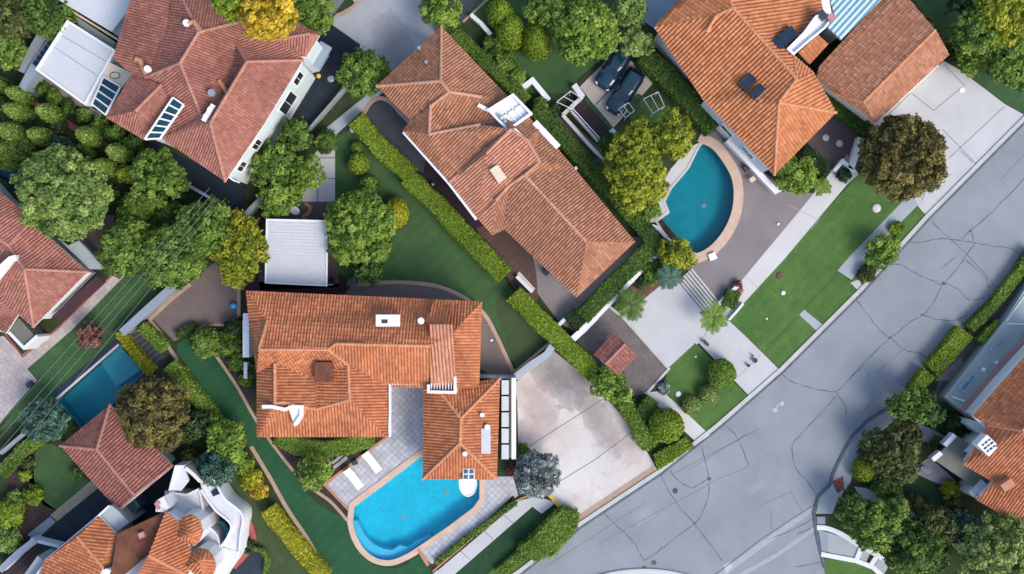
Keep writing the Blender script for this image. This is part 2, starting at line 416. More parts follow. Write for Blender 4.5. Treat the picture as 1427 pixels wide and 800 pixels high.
def hedge(pts, w, h, pal, label, group=None, closed_poly=None, ls=0.095, dens=1.5, wob=0.055, cat='hedge'):
    """pts traced along the top centre line, w traced width; or closed_poly traced outline of the top"""
    if closed_poly: poly = px(closed_poly, h)
    else:
        line = px(pts, h); ww = w / S * (H - h) / H
        poly = offset_line(line, ww / 2) + offset_line(line, -ww / 2)[::-1]
    poly = ccw(poly)
    # break the long sides so the outline wanders like a clipped hedge
    fine = []
    for i in range(len(poly)):
        a, b = Vector(poly[i - 1]), Vector(poly[i]); n = max(1, int((b - a).length / 0.8))
        for k in range(n): fine.append(tuple(a.lerp(b, k / n) + Vector((random.uniform(-wob, wob), random.uniform(-wob, wob)))))
    Q, T = surf_leaves(fine, 0.05, h, ls, dens, wob)
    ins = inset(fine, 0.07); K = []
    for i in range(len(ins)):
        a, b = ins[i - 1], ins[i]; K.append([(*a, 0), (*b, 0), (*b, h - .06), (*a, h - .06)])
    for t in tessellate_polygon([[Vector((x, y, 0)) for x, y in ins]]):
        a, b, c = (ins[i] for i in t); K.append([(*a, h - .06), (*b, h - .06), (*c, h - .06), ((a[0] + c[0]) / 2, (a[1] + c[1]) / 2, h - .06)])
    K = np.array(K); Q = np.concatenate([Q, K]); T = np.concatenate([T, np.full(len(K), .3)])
    a = np.array(poly); c = (a.min(0) + a.max(0)) / 2
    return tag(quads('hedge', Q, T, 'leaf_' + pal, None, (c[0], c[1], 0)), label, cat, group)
def palm(x, y, r, h, pal, label, group=None, fronds=15, name='palm_tree', cat='palm', trunk=True):
    zc = h; c = W(x, y, zc); R = r / S * (H - zc) / H
    root = thing(name, label, cat, (*c, 0), group)
    mb = MB(); z = 0; prof = []
    while z < h: prof += [(0.17, z), (0.13, z + 0.1)]; z += 0.18
    mb.lathe(c[0], c[1], prof, 9); obj('trunk', mb, 'bark', root)
    Q = []; T = []
    for f in range(fronds):
        t = 2 * math.pi * f / fronds + random.uniform(-.15, .15); L = R * random.uniform(.8, 1.1)
        rise = random.uniform(.1, .7); droop = random.uniform(.5, 1.0)
        d = np.array([math.cos(t), math.sin(t), 0]); sd = np.array([-math.sin(t), math.cos(t), 0])
        for i in range(22):
            s = (i + 0.5) / 22
            p = np.array([*c, zc]) + d * L * s + np.array([0, 0, rise * s * L * 0.8 - droop * s * s * L * 0.7])
            ll = L * 0.24 * math.sin(math.pi * min(1, s * 0.9 + 0.12)) + .04
            for sg in (-1, 1):
                e = p + sd * sg * ll + d * ll * 0.7 + np.array([0, 0, -0.25 * ll])
                wv = d * 0.035
                Q.append([p - wv, p + wv, e + wv * .3, e - wv * .3]); T.append(random.uniform(.25, .9))
        rib0 = np.array([*c, zc])
        for i in range(6):
            s0, s1 = i / 6, (i + 1) / 6
            g = lambda s: rib0 + d * L * s + np.array([0, 0, rise * s * L * 0.8 - droop * s * s * L * 0.7])
            Q.append([g(s0) - sd * .025, g(s0) + sd * .025, g(s1) + sd * .015, g(s1) - sd * .015]); T.append(.9)
    quads('crown', np.array(Q), np.array(T), 'leaf_' + pal, root)
    return root

# ------------------------------------------------------------------ tiled roofs
def tri_height(P3, tris, XY):
    best = np.full(len(XY), -1e9); Z = np.zeros(len(XY))
    for t in tris:
        a, b, c = (P3[i] for i in t)
        den = (b[1] - c[1]) * (a[0] - c[0]) + (c[0] - b[0]) * (a[1] - c[1])
        if abs(den) < 1e-9: continue
        l1 = ((b[1] - c[1]) * (XY[:, 0] - c[0]) + (c[0] - b[0]) * (XY[:, 1] - c[1])) / den
        l2 = ((c[1] - a[1]) * (XY[:, 0] - c[0]) + (a[0] - c[0]) * (XY[:, 1] - c[1])) / den
        l3 = 1 - l1 - l2; m = np.minimum(np.minimum(l1, l2), l3)
        k = m > best; best[k] = m[k]; Z[k] = (l1 * a[2] + l2 * b[2] + l3 * c[2])[k]
    return Z
def tile_face(face, p=0.24, c=0.36, hh=0.11, eave=None):
    """barrel tiles laid course by course over one roof slope (corners in metres)"""
    P3 = np.array(face, float); n = len(P3)
    if eave is None:
        best = None
        for i in range(n):
            a, b = P3[i], P3[(i + 1) % n]; L = np.hypot(*(b - a)[:2])
            if L < 0.8: continue
            key = (round((a[2] + b[2]) / 2, 1), -L)
            if best is None or key < best[0]: best = (key, i)
        eave = best[1]
    a, b = P3[eave], P3[(eave + 1) % n]; u = (b - a)[:2]; u = u / np.hypot(*u)
    v = np.array([-u[1], u[0]])
    cen = P3[:, :2].mean(0)
    if (cen - a[:2]) @ v < 0: v = -v
    tris = tessellate_polygon([[Vector((q[0], q[1], 0)) for q in P3]])
    U = (P3[:, :2] - a[:2]) @ u; V = (P3[:, :2] - a[:2]) @ v
    rise = P3[:, 2].max() - P3[:, 2].min(); slope = math.atan2(rise, max(0.3, V.max() - V.min()))
    cp = c * math.cos(slope)
    K = 6; du = p / K
    i0, i1 = math.floor(U.min() / du), math.ceil(U.max() / du)
    prof = hh * np.abs(np.sin(np.pi * np.arange(K + 1) / K)) ** 1.3
    u0s, u1s, va, vb, ids = [], [], [], [], []
    for i in range(i0, i1):
        ua, ub = max(i * du, U.min()), min((i + 1) * du, U.max())
        if ub - ua < 1e-5: continue
        um = (ua + ub) / 2; cr = []
        for k in range(n):
            a_, b_ = (U[k], V[k]), (U[(k + 1) % n], V[(k + 1) % n])
            if (a_[0] - um) * (b_[0] - um) < 0:
                sl = (b_[1] - a_[1]) / (b_[0] - a_[0])
                cr.append((a_[1] + sl * (um - a_[0]), a_[1] + sl * (ua - a_[0]), a_[1] + sl * (ub - a_[0]), sl))
        cr.sort()
        for k in range(0, len(cr) - 1, 2):
            u0s.append(ua); u1s.append(ub); va.append(cr[k]); vb.append(cr[k + 1]); ids.append(i)
    Q = []; T = []
    RU, RV, RH = [], [], []; tt = []
    salt = random.randint(0, 9999)
    for ua, ub, lo, hi, i in zip(u0s, u1s, va, vb, ids):
        per = i // K; j = i % K
        vmin, vmax = min(lo[1], lo[2]), max(hi[1], hi[2])
        r = np.arange(math.floor(vmin / cp), math.ceil(vmax / cp))
        if len(r) == 0: continue
        b0, b1 = r * cp, (r + 1) * cp + 0.03
        l0, l1 = np.clip(b0, lo[1], hi[1]), np.clip(b1, lo[1], hi[1])
        m0, m1 = np.clip(b0, lo[2], hi[2]), np.clip(b1, lo[2], hi[2])
        ok = (l1 - l0 > 1e-4) | (m1 - m0 > 1e-4)
        if not ok.any(): continue
        r, b0 = r[ok], b0[ok]; l0, l1, m0, m1 = l0[ok], l1[ok], m0[ok], m1[ok]
        hs = (np.sin((per * 127.1 + r * 311.7 + salt) * 1.37) * 43758.5453) % 1.0
        jig = (hs - .5) * 0.024
        f = lambda vv: 0.04 * (1 - (vv - b0) / cp) + jig
        RU.append(np.stack([np.full(len(r), ua), np.full(len(r), ub), np.full(len(r), ub), np.full(len(r), ua)], 1))
        RV.append(np.stack([l0, m0, m1, l1], 1))
        RH.append(np.stack([prof[j] + f(l0), prof[j + 1] + f(m0), prof[j + 1] + f(m1), prof[j] + f(l1)], 1))
        tt.append(hs * (0.75 if j in (0, K - 1) else 1.0))  # channel faces tinted darker: groove shade and dirt put into the colour
    RU, RV, RH, tt = np.concatenate(RU), np.concatenate(RV), np.concatenate(RH), np.concatenate(tt)
    XY = a[:2] + RU.reshape(-1, 1) * u + RV.reshape(-1, 1) * v
    Z = tri_height(P3, tris, XY) + RH.ravel()
    Qv = np.column_stack([XY, Z]).reshape(-1, 4, 3)
    # make the faces look up
    e1, e2 = Qv[:, 2] - Qv[:, 0], Qv[:, 3] - Qv[:, 1]
    if (e1[:, 0] * e2[:, 1] - e1[:, 1] * e2[:, 0]).sum() < 0: Qv = Qv[:, ::-1]
    return Qv, tt
def cap_line(a, b, r=0.13):
    """half-round ridge tiles from a to b"""
    a, b = np.array(a, float), np.array(b, float); L = np.linalg.norm(b - a); n = max(1, int(L / 0.42)); d = (b - a) / n
    h = d / np.linalg.norm(d); s = np.cross(h, [0, 0, 1.0]); s /= np.linalg.norm(s) + 1e-9; up = np.cross(s, h)
    Q = []; T = []
    for i in range(n):
        tn = random.random()
        for k in range(6):
            q = []
            for (kk, e) in ((k, 0), (k + 1, 0), (k + 1, 1), (k, 1)):
                t = math.pi * kk / 6; rr = r * (1.12 if e == 0 else 0.92)
                q.append(a + d * (i + e * 1.06) + s * math.cos(t) * rr + up * (math.sin(t) * rr + 0.03))
            Q.append(q); T.append(tn)
        # open end of each cap
        q = [a + d * i + s * math.cos(math.pi * kk / 6) * r * 1.12 + up * (math.sin(math.pi * kk / 6) * r * 1.12 + 0.03) for kk in (0, 2, 4, 6)]
        Q.append(q); T.append(tn)
    return np.array(Q), np.array(T)

def hip(c, ze, zr, r1, r2, g1=False, g2=False):
    """slopes over a four-cornered block c (a,b,c,d; a-b and c-d are the long sides), ridge r1 (near a-d) to r2 (near b-c)"""
    A, B, C, D = [(x, y, ze) for x, y in c]; R1, R2 = (*r1, zr), (*r2, zr)
    f = [[A, B, R2, R1], [C, D, R1, R2]]
    if not g1: f.append([D, A, R1])
    if not g2: f.append([B, C, R2])
    return f

class House:
    def __init__(s, name, label, cat, outlines, faces, tile, cap, wall, p=0.24, c=0.36, ins=0.45, caps=(), nocap=(), fascia='white_trim', hh=0.092, group=None):
        """outlines: [(traced eave outline, eave height, wall foot height)], faces: traced slopes with heights"""
        wo = [(px(o, z), z) for o, z in outlines]
        a = np.array(wo[0][0]); cen = a.mean(0)
        s.root = thing(name, label, cat, (cen[0], cen[1], 0), group); s.walls = []
        mb, fm = MB(), MB()
        for k, (o, z) in enumerate(wo):
            w = inset(o, ins); mb.prism(w, 0, z - 0.26 - 0.003 * k); s.walls.append((w, z))
            fm.prism(inset(o, 0.04), z - 0.25 - 0.003 * k, z - 0.035 - 0.003 * k)
        s.wall = obj('wall', mb, wall, s.root); s.eaves = obj('eaves', fm, fascia, s.root)
        QT = {}; seen = {}; F3 = []
        for f in faces:
            e, tl = None, tile
            nc = False
            if isinstance(f, dict): e, tl, nc, f = f.get('e'), f.get('t', tile), f.get('nc', False), f['f']
            w = [W3(*q) for q in f]; F3.append(w)
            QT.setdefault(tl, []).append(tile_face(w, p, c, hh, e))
            for i in range(0 if nc else len(f)):
                k = frozenset((tuple(f[i]), tuple(f[(i + 1) % len(f)])))
                seen.setdefault(k, []).append(len(F3) - 1)
        for tl in sorted(QT, key=lambda k: k != tile):
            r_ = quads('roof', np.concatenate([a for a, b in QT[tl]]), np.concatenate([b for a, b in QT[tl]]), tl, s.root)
            if tl == tile: s.roof = r_
            else: r_['label'] = 'roof slopes in paler, newer tiles'
        CL = []
        for k, fs in seen.items():
            if len(fs) != 2 or len(k) != 2: continue
            p0, p1 = [np.array(W3(*q)) for q in k]
            ca, cb = (np.array(F3[i]).mean(0) for i in fs)
            mid = (p0 + p1) / 2
            # convex edge: the line between the two slopes passes below it
            if mid[2] <= (ca[2] + cb[2]) / 2 + 0.12: continue
            CL.append([p0, p1])
        for (p0, p1) in caps: CL.append([np.array(W3(*p0)), np.array(W3(*p1))])
        while CL:                                   # one mesh per connected run of ridge tiles
            run = [CL.pop(0)]; grow = True
            while grow:
                grow = False
                for l in list(CL):
                    if any(np.linalg.norm(a - b) < 0.5 for r in run for a in r for b in l): run.append(l); CL = [m for m in CL if m is not l]; grow = True
            qt = [cap_line(*l) for l in run]
            quads('ridge_cap', np.concatenate([a for a, b in qt]), np.concatenate([b for a, b in qt]), cap, s.roof)
    def snap(s, x, y, z):
        q = np.array(W(x, y, z)); best = None
        for w, ze in s.walls:
            for i in range(len(w)):
                a, b = np.array(w[i - 1]), np.array(w[i]); d = b - a; L2 = d @ d
                t = np.clip((q - a) @ d / L2, 0.02, 0.98); r = a + t * d; dist = np.hypot(*(q - r))
                if best is None or dist < best[0]: best = (dist, r, math.atan2(d[1], d[0]))
        return best[1], best[2]
    def window(s, x, y, zc, w, h, bars=1, mat='window_glass', frame='white_trim'):
        r, a = s.snap(x, y, zc); n = (math.sin(a), -math.cos(a)); t = (math.cos(a), math.sin(a))
        fm = MB()
        for sx in (-1, 1): fm.box(r[0] + n[0] * .03 + t[0] * sx * w / 2, r[1] + n[1] * .03 + t[1] * sx * w / 2, zc - h / 2, zc + h / 2, 0.08, 0.1, a)
        for sz in (-1, 1): fm.box(r[0] + n[0] * .03, r[1] + n[1] * .03, zc + sz * h / 2 - .04, zc + sz * h / 2 + .04, w + .14, 0.12, a)
        for b in range(bars):
            k = (b + 1) / (bars + 1) - .5
            fm.box(r[0] + n[0] * .02 + t[0] * k * w, r[1] + n[1] * .02 + t[1] * k * w, zc - h / 2, zc + h / 2, 0.04, 0.07, a)
        fo = obj('window', fm, frame, s.root)
        obj('pane', MB().box(r[0] + n[0] * .012, r[1] + n[1] * .012, zc - h / 2, zc + h / 2, w, 0.03, a), mat, fo)
    def roof_part(s, name, mb, mat, label=None, smooth_=False):
        o = obj(name, mb, mat, s.roof, smooth_=smooth_)
        if label: o['label'] = label
        return o
    def part(s, name, mb, mat, label=None):
        o = obj(name, mb, mat, s.root)
        if label: o['label'] = label
        return o
# ------------------------------------------------------------------ palette
plain('soil', (0.034, 0.045, 0.022), 0.95, 0.35, 0.7, 8, 0.8, 0.1, col2=(0.022, 0.034, 0.014))
plain('mulch', (0.05, 0.036, 0.033), 0.95, 0.35, 1.5, 12, 0.9, 0.1)
plain('rust_mulch', (0.13, 0.075, 0.06), 0.95, 0.35, 1.5, 10, 0.9, 0.1)
plain('asphalt', (0.225, 0.243, 0.262), 0.85, 0.13, 0.22, 22, 0.5, 0.25)
plain('drive_grey', (0.33, 0.33, 0.345), 0.85, 0.12, 0.3, 20, 0.3, 0.25)
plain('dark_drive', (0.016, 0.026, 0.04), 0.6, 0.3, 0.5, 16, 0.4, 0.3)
plain('slate_drive', (0.05, 0.056, 0.068), 0.7, 0.25, 0.6, 22, 0.4, 0.3)
plain('concrete', (0.44, 0.44, 0.44), 0.85, 0.08, 0.35, 18, 0.25, 0.25)
plain('pale_concrete', (0.50, 0.49, 0.475), 0.85, 0.07, 0.3, 18, 0.25, 0.25)
plain('stained_concrete', (0.52, 0.47, 0.44), 0.85, 0.14, 0.3, 12, 0.3, 0.25, blotch=0.75)
plain('grey_slab', (0.31, 0.34, 0.355), 0.8, 0.1, 0.5, 18, 0.25, 0.25)
plain('blue_slab', (0.22, 0.27, 0.31), 0.8, 0.12, 0.5, 18, 0.25, 0.25)
plain('mauve_terrace', (0.205, 0.178, 0.178), 0.85, 0.12, 0.35, 25, 0.3, 0.2)
plain('plum_terrace', (0.105, 0.08, 0.085), 0.85, 0.15, 0.5, 20, 0.3, 0.2)
plain('brown_terrace', (0.15, 0.115, 0.105), 0.85, 0.14, 0.5, 20, 0.3, 0.2)
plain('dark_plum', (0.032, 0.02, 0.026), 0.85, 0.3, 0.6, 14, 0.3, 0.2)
plain('pebble', (0.30, 0.29, 0.30), 0.9, 0.2, 2.0, 9, 0.8, 0.2)
plain('sandstone', (0.36, 0.25, 0.185), 0.85, 0.15, 1.2, 12, 0.4, 0.2)
plain('coping', (0.50, 0.36, 0.27), 0.8, 0.12, 1.0, 14, 0.3, 0.3)
plain('kerb_stone', (0.44, 0.43, 0.41), 0.85, 0.12, 0.8, 14, 0.3, 0.2)
plain('gutter_stain', (0.10, 0.115, 0.14), 0.85, 0.3, 0.9, 14, 0.2, 0.2)
plain('bay_concrete', (0.46, 0.40, 0.35), 0.85, 0.1, 0.5, 14, 0.3, 0.2)
plain('tar', (0.06, 0.066, 0.08), 0.5, 0.2, 2, 20, 0.2, 0.4)
plain('joint', (0.15, 0.15, 0.155), 0.9, 0.2, 2, 20, 0.0, 0.2)
plain('pale_joint', (0.30, 0.32, 0.35), 0.9, 0.1, 2, 20, 0.0, 0.2)
plain('white_wall', (0.62, 0.625, 0.64), 0.75, 0.06, 0.5, 10, 0.15, 0.3)
plain('sage_wall', (0.50, 0.56, 0.55), 0.8, 0.07, 0.5, 10, 0.15, 0.3)
plain('cream_wall', (0.62, 0.57, 0.50), 0.8, 0.08, 0.5, 10, 0.15, 0.3)
plain('white_trim', (0.72, 0.71, 0.70), 0.6, 0.05, 0.8, 10, 0.05, 0.35)
plain('white_roof', (0.49, 0.50, 0.51), 0.6, 0.05, 0.25, 8, 0.1, 0.3)
plain('worn_white', (0.56, 0.56, 0.57), 0.8, 0.12, 0.7, 6, 0.3, 0.2, blotch=0.25)
plain('white_paint', (0.70, 0.70, 0.71), 0.45, 0.03, 1, 10, 0.03, 0.4)
plain('grey_green_roof', (0.27, 0.31, 0.30), 0.8, 0.1, 0.4, 16, 0.2, 0.2)
plain('olive_roof', (0.145, 0.15, 0.125), 0.85, 0.15, 0.6, 16, 0.3, 0.2)
plain('cream_deck', (0.62, 0.52, 0.38), 0.8, 0.08, 0.8, 12, 0.2, 0.2)
plain('maroon', (0.055, 0.022, 0.028), 0.6, 0.2, 0.8, 10, 0.2, 0.3)
plain('rust_roof', (0.16, 0.062, 0.035), 0.8, 0.4, 0.6, 8, 0.4, 0.2, blotch=0.7)
plain('metal_grey', (0.42, 0.44, 0.46), 0.35, 0.05, 1, 10, 0.05, 0.5, 0.6)
plain('dark_metal', (0.03, 0.032, 0.036), 0.4, 0.2, 1, 10, 0.05, 0.5)
plain('bark', (0.09, 0.066, 0.048), 0.95, 0.3, 3, 12, 0.8, 0.1)
plain('brick_red', (0.30, 0.085, 0.07), 0.9, 0.25, 2, 10, 0.5, 0.2)
plain('yellow_paint', (0.62, 0.42, 0.08), 0.6, 0.1, 2, 10, 0.1, 0.3)
plain('blue_plastic', (0.03, 0.28, 0.62), 0.35, 0.05, 2, 10, 0, 0.5)
plain('car_blue', (0.003, 0.03, 0.055), 0.16, 0.05, 2, 10, 0, 0.7)
plain('car_black', (0.006, 0.008, 0.013), 0.2, 0.05, 2, 10, 0, 0.7)
plain('rubber', (0.012, 0.012, 0.013), 0.85, 0.1, 2, 10, 0.2, 0.2)
plain('fabric_white', (0.76, 0.75, 0.72), 0.85, 0.05, 2, 24, 0.3, 0.2)
plain('fabric_dark', (0.05, 0.05, 0.06), 0.9, 0.1, 2, 24, 0.3, 0.2)
plain('pool_blue', (0.02, 0.60, 0.74), 0.6, 0.10, 0.7, 3, 0, 0.3)
plain('pool_shelf', (0.14, 0.62, 0.80), 0.6, 0.05, 0.5, 5, 0, 0.3)
plain('pool_teal', (0.0, 0.31, 0.38), 0.6, 0.12, 0.6, 3, 0, 0.3)
plain('pool_deep_teal', (0.05, 0.36, 0.45), 0.6, 0.12, 0.5, 5, 0, 0.3)
plain('pool_navy', (0.012, 0.085, 0.18), 0.6, 0.12, 0.5, 5, 0, 0.3)
plain('pool_step', (0.12, 0.40, 0.46), 0.6, 0.08, 0.3, 5, 0, 0.3)
plain('clay', (0.42, 0.20, 0.12), 0.8, 0.15, 1.5, 12, 0.3, 0.2)
plain('pink_tile', (0.40, 0.20, 0.19), 0.8, 0.15, 1.5, 12, 0.3, 0.2)
plain('cable', (0.16, 0.19, 0.19), 0.6, 0.1, 1, 10, 0, 0.3)
plain('grey_wall', (0.23, 0.25, 0.27), 0.85, 0.14, 0.8, 12, 0.4, 0.2)
lawn('lawn_bright', (0.056, 0.122, 0.032), (0.095, 0.18, 0.044), (0.19, 0.215, 0.065))
lawn('lawn_green', (0.036, 0.082, 0.032), (0.06, 0.122, 0.042), (0.12, 0.13, 0.058))
lawn('lawn_dark', (0.017, 0.048, 0.023), (0.028, 0.072, 0.03), (0.04, 0.072, 0.034), 0.2)
lawn('lawn_dry', (0.04, 0.068, 0.028), (0.068, 0.095, 0.04), (0.125, 0.105, 0.06))
lawn('lawn_long', (0.018, 0.074, 0.034), (0.030, 0.10, 0.042), (0.05, 0.11, 0.048))
paving('pool_paving', (0.36, 0.36, 0.385), (0.43, 0.43, 0.45), (0.26, 0.26, 0.28), (0.42, 0.42), 0.75, 0.0, 0.025)
plain('wheel_track', (0.215, 0.237, 0.268), 0.8, 0.2, 0.4, 18, 0.4, 0.25)
plain('patch', (0.238, 0.257, 0.276), 0.85, 0.1, 0.4, 22, 0.5, 0.25)
paving('cobble', (0.135, 0.115, 0.11), (0.175, 0.15, 0.145), (0.075, 0.065, 0.062), (0.22, 0.11), 0.75, 0.5, 0.012)
paving('brick_path', (0.085, 0.05, 0.04), (0.12, 0.07, 0.055), (0.045, 0.03, 0.028), (0.26, 0.13), 0.4, 0.5, 0.014)
paving('buff_paving', (0.36, 0.31, 0.29), (0.42, 0.36, 0.34), (0.27, 0.24, 0.23), (0.5, 0.5), 0.78, 0.5, 0.02)
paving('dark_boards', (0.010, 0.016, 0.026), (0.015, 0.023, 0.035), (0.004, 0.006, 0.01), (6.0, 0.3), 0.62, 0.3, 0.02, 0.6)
paving('plum_boards', (0.035, 0.02, 0.022), (0.05, 0.03, 0.032), (0.012, 0.007, 0.008), (6.0, 0.28), -0.75, 0.3, 0.025, 0.6)
paving('sand_brick', (0.30, 0.25, 0.18), (0.36, 0.30, 0.21), (0.2, 0.17, 0.12), (0.3, 0.15), 0.62, 0.5, 0.02)
def T4(a, b, c, d, k=0.5):
    m = tuple((b[i] + c[i]) / 2 for i in range(3)); f = lambda q: tuple(m[i] + (q[i] - m[i]) * k for i in range(3))
    return [(0.0, f(a)), (0.35, f(b)), (0.7, f(c)), (1.0, f(d))]
tiles('tile_red', T4((0.20, 0.075, 0.055), (0.29, 0.115, 0.085), (0.34, 0.145, 0.105), (0.42, 0.20, 0.15)), (0.15, 0.058, 0.045), 0.6)
tiles('tile_orange', T4((0.28, 0.086, 0.036), (0.42, 0.142, 0.06), (0.49, 0.182, 0.08), (0.57, 0.255, 0.135)), (0.20, 0.068, 0.036), 0.66)
tiles('tile_rust', T4((0.19, 0.058, 0.028), (0.35, 0.11, 0.05), (0.42, 0.15, 0.07), (0.52, 0.23, 0.13)), (0.15, 0.05, 0.03), 0.7)
tiles('tile_buff', T4((0.20, 0.083, 0.045), (0.32, 0.138, 0.075), (0.38, 0.175, 0.098), (0.46, 0.25, 0.155)), (0.18, 0.082, 0.055), 0.6)
tiles('tile_salmon', T4((0.30, 0.11, 0.06), (0.42, 0.185, 0.11), (0.48, 0.22, 0.14), (0.55, 0.30, 0.21)), (0.28, 0.11, 0.065), 0.4)
tiles('tile_garage', T4((0.24, 0.10, 0.055), (0.36, 0.155, 0.085), (0.45, 0.215, 0.125), (0.56, 0.33, 0.22)), (0.27, 0.11, 0.06), 0.4)
tiles('tile_maroon', T4((0.17, 0.062, 0.05), (0.24, 0.09, 0.07), (0.29, 0.115, 0.09), (0.36, 0.16, 0.125)), (0.14, 0.055, 0.045), 0.5)
tiles('tile_amber', T4((0.30, 0.10, 0.04), (0.44, 0.16, 0.065), (0.52, 0.21, 0.09), (0.58, 0.27, 0.13)), (0.25, 0.085, 0.04), 0.5)
tiles('tile_pale', T4((0.36, 0.15, 0.085), (0.45, 0.20, 0.115), (0.50, 0.235, 0.14), (0.55, 0.29, 0.19)), (0.34, 0.15, 0.09), 0.4)
tiles('cap_buff', T4((0.38, 0.19, 0.12), (0.44, 0.22, 0.14), (0.48, 0.25, 0.16), (0.54, 0.30, 0.20)), (0.32, 0.16, 0.10), 0.4)
tiles('cap_orange', T4((0.42, 0.17, 0.085), (0.48, 0.20, 0.10), (0.52, 0.23, 0.12), (0.58, 0.28, 0.16)), (0.36, 0.14, 0.07), 0.4)
tiles('cap_red', T4((0.30, 0.135, 0.10), (0.36, 0.165, 0.125), (0.40, 0.19, 0.145), (0.45, 0.23, 0.18)), (0.26, 0.11, 0.08), 0.4)
leaf('green', (0.038, 0.085, 0.014), (0.125, 0.215, 0.03), (0.26, 0.36, 0.065))
leaf('fresh', (0.055, 0.115, 0.014), (0.165, 0.27, 0.032), (0.32, 0.42, 0.08))
leaf('lime', (0.08, 0.135, 0.012), (0.2, 0.29, 0.022), (0.33, 0.43, 0.045))
leaf('chartreuse', (0.144, 0.164, 0.009), (0.364, 0.364, 0.019), (0.629, 0.562, 0.053))
leaf('gold', (0.183, 0.152, 0.011), (0.495, 0.351, 0.022), (0.818, 0.562, 0.067))
leaf('amber', (0.09, 0.13, 0.012), (0.25, 0.29, 0.022), (0.46, 0.4, 0.035))
leaf('dark', (0.024, 0.06, 0.012), (0.075, 0.15, 0.024), (0.165, 0.255, 0.045))
leaf('pompom', (0.06, 0.125, 0.02), (0.19, 0.29, 0.05), (0.38, 0.47, 0.13))
leaf('yellowgreen', (0.075, 0.115, 0.01), (0.245, 0.29, 0.02), (0.46, 0.46, 0.045))
leaf('deep', (0.013, 0.03, 0.013), (0.032, 0.068, 0.02), (0.079, 0.133, 0.033))
leaf('sage', (0.06, 0.12, 0.025), (0.18, 0.275, 0.06), (0.38, 0.47, 0.135))
leaf('pale', (0.075, 0.13, 0.028), (0.22, 0.3, 0.075), (0.42, 0.48, 0.17))
leaf('olive', (0.026, 0.04, 0.012), (0.09, 0.115, 0.03), (0.20, 0.21, 0.06))
leaf('bronze', (0.028, 0.028, 0.012), (0.13, 0.115, 0.03), (0.31, 0.245, 0.07))
leaf('silver', (0.079, 0.094, 0.089), (0.209, 0.237, 0.225), (0.451, 0.487, 0.463))
leaf('blue', (0.023, 0.059, 0.044), (0.065, 0.137, 0.093), (0.14, 0.253, 0.173))
leaf('red', (0.07, 0.023, 0.022), (0.208, 0.072, 0.056), (0.393, 0.168, 0.12))
leaf('pink', (0.293, 0.094, 0.089), (0.546, 0.234, 0.21), (0.772, 0.449, 0.373))
water('pool_water', (0.72, 0.93, 0.98)); water('teal_water', (0.62, 0.88, 0.90))
glass('window_glass', (0.018, 0.022, 0.028)); glass('teal_glass', (0.008, 0.042, 0.052)); glass('navy_glass', (0.008, 0.018, 0.035))
glass('sky_glass', (0.05, 0.18, 0.24)); glass('slate_glass', (0.06, 0.10, 0.13))

def stained(m, spots):
    """oil and tyre stains at given places on a slab"""
    nt = m.node_tree; bs = next(n for n in nt.nodes if n.type == 'BSDF_PRINCIPLED'); src = bs.inputs['Base Color'].links[0].from_socket
    p = position(nt); base = src
    for (x, y, sx, sy, a, col, amt) in spots:
        c = W(x, y); mp = N(nt, 'ShaderNodeMapping'); mp.vector_type = 'TEXTURE'
        mp.inputs['Location'].default_value = (*c, 0); mp.inputs['Rotation'].default_value = (0, 0, a); mp.inputs['Scale'].default_value = (sx, sy, 1)
        nt.links.new(p, mp.inputs[0])
        ln = N(nt, 'ShaderNodeVectorMath', operation='LENGTH'); nt.links.new(mp.outputs[0], ln.inputs[0])
        n = noise(nt, p, 0.9, 6, 0.75, 0.7)
        ad = N(nt, 'ShaderNodeMath', operation='MULTIPLY_ADD'); nt.links.new(n, ad.inputs[0]); ad.inputs[1].default_value = 1.5; nt.links.new(ln.outputs['Value'], ad.inputs[2])
        f = ramp(nt, ad.outputs[0], [(0.55, (amt,) * 3), (1.0, (amt * .45,) * 3)])
        r = [e for e in nt.nodes if e.type == 'VALTORGB'][-1].color_ramp; e = r.elements.new(0.999); r.elements[-1].color = (0, 0, 0, 1)
        mr = N(nt, 'ShaderNodeMath', operation='DIVIDE'); nt.links.new(ad.outputs[0], mr.inputs[0]); mr.inputs[1].default_value = 1.9; nt.links.new(mr.outputs[0], [e for e in nt.nodes if e.type == 'VALTORGB'][-1].inputs[0])
        base = mixc(nt, f, base, col)
    nt.links.new(base, bs.inputs['Base Color'])
stained(MATS['stained_concrete'], [(775, 522, 1.6, 3.2, 0.7, (0.14, 0.13, 0.13), .85), (745, 550, 1.5, 2.5, 0.6, (0.30, 0.22, 0.19), .6), (830, 580, 1.0, 3.6, 0.5, (0.2, 0.18, 0.17), .7), (745, 600, 2.0, 1.2, 0.6, (0.32, 0.24, 0.21), .6), (868, 612, 1.4, 2.2, .5, (0.33, 0.26, 0.23), .5), (790, 665, 4.0, 1.6, .55, (0.58, 0.56, 0.55), .6)])
stained(MATS['drive_grey'], [(550, 70, 1.5, 3, .3, (0.17, 0.17, 0.18), .6)])

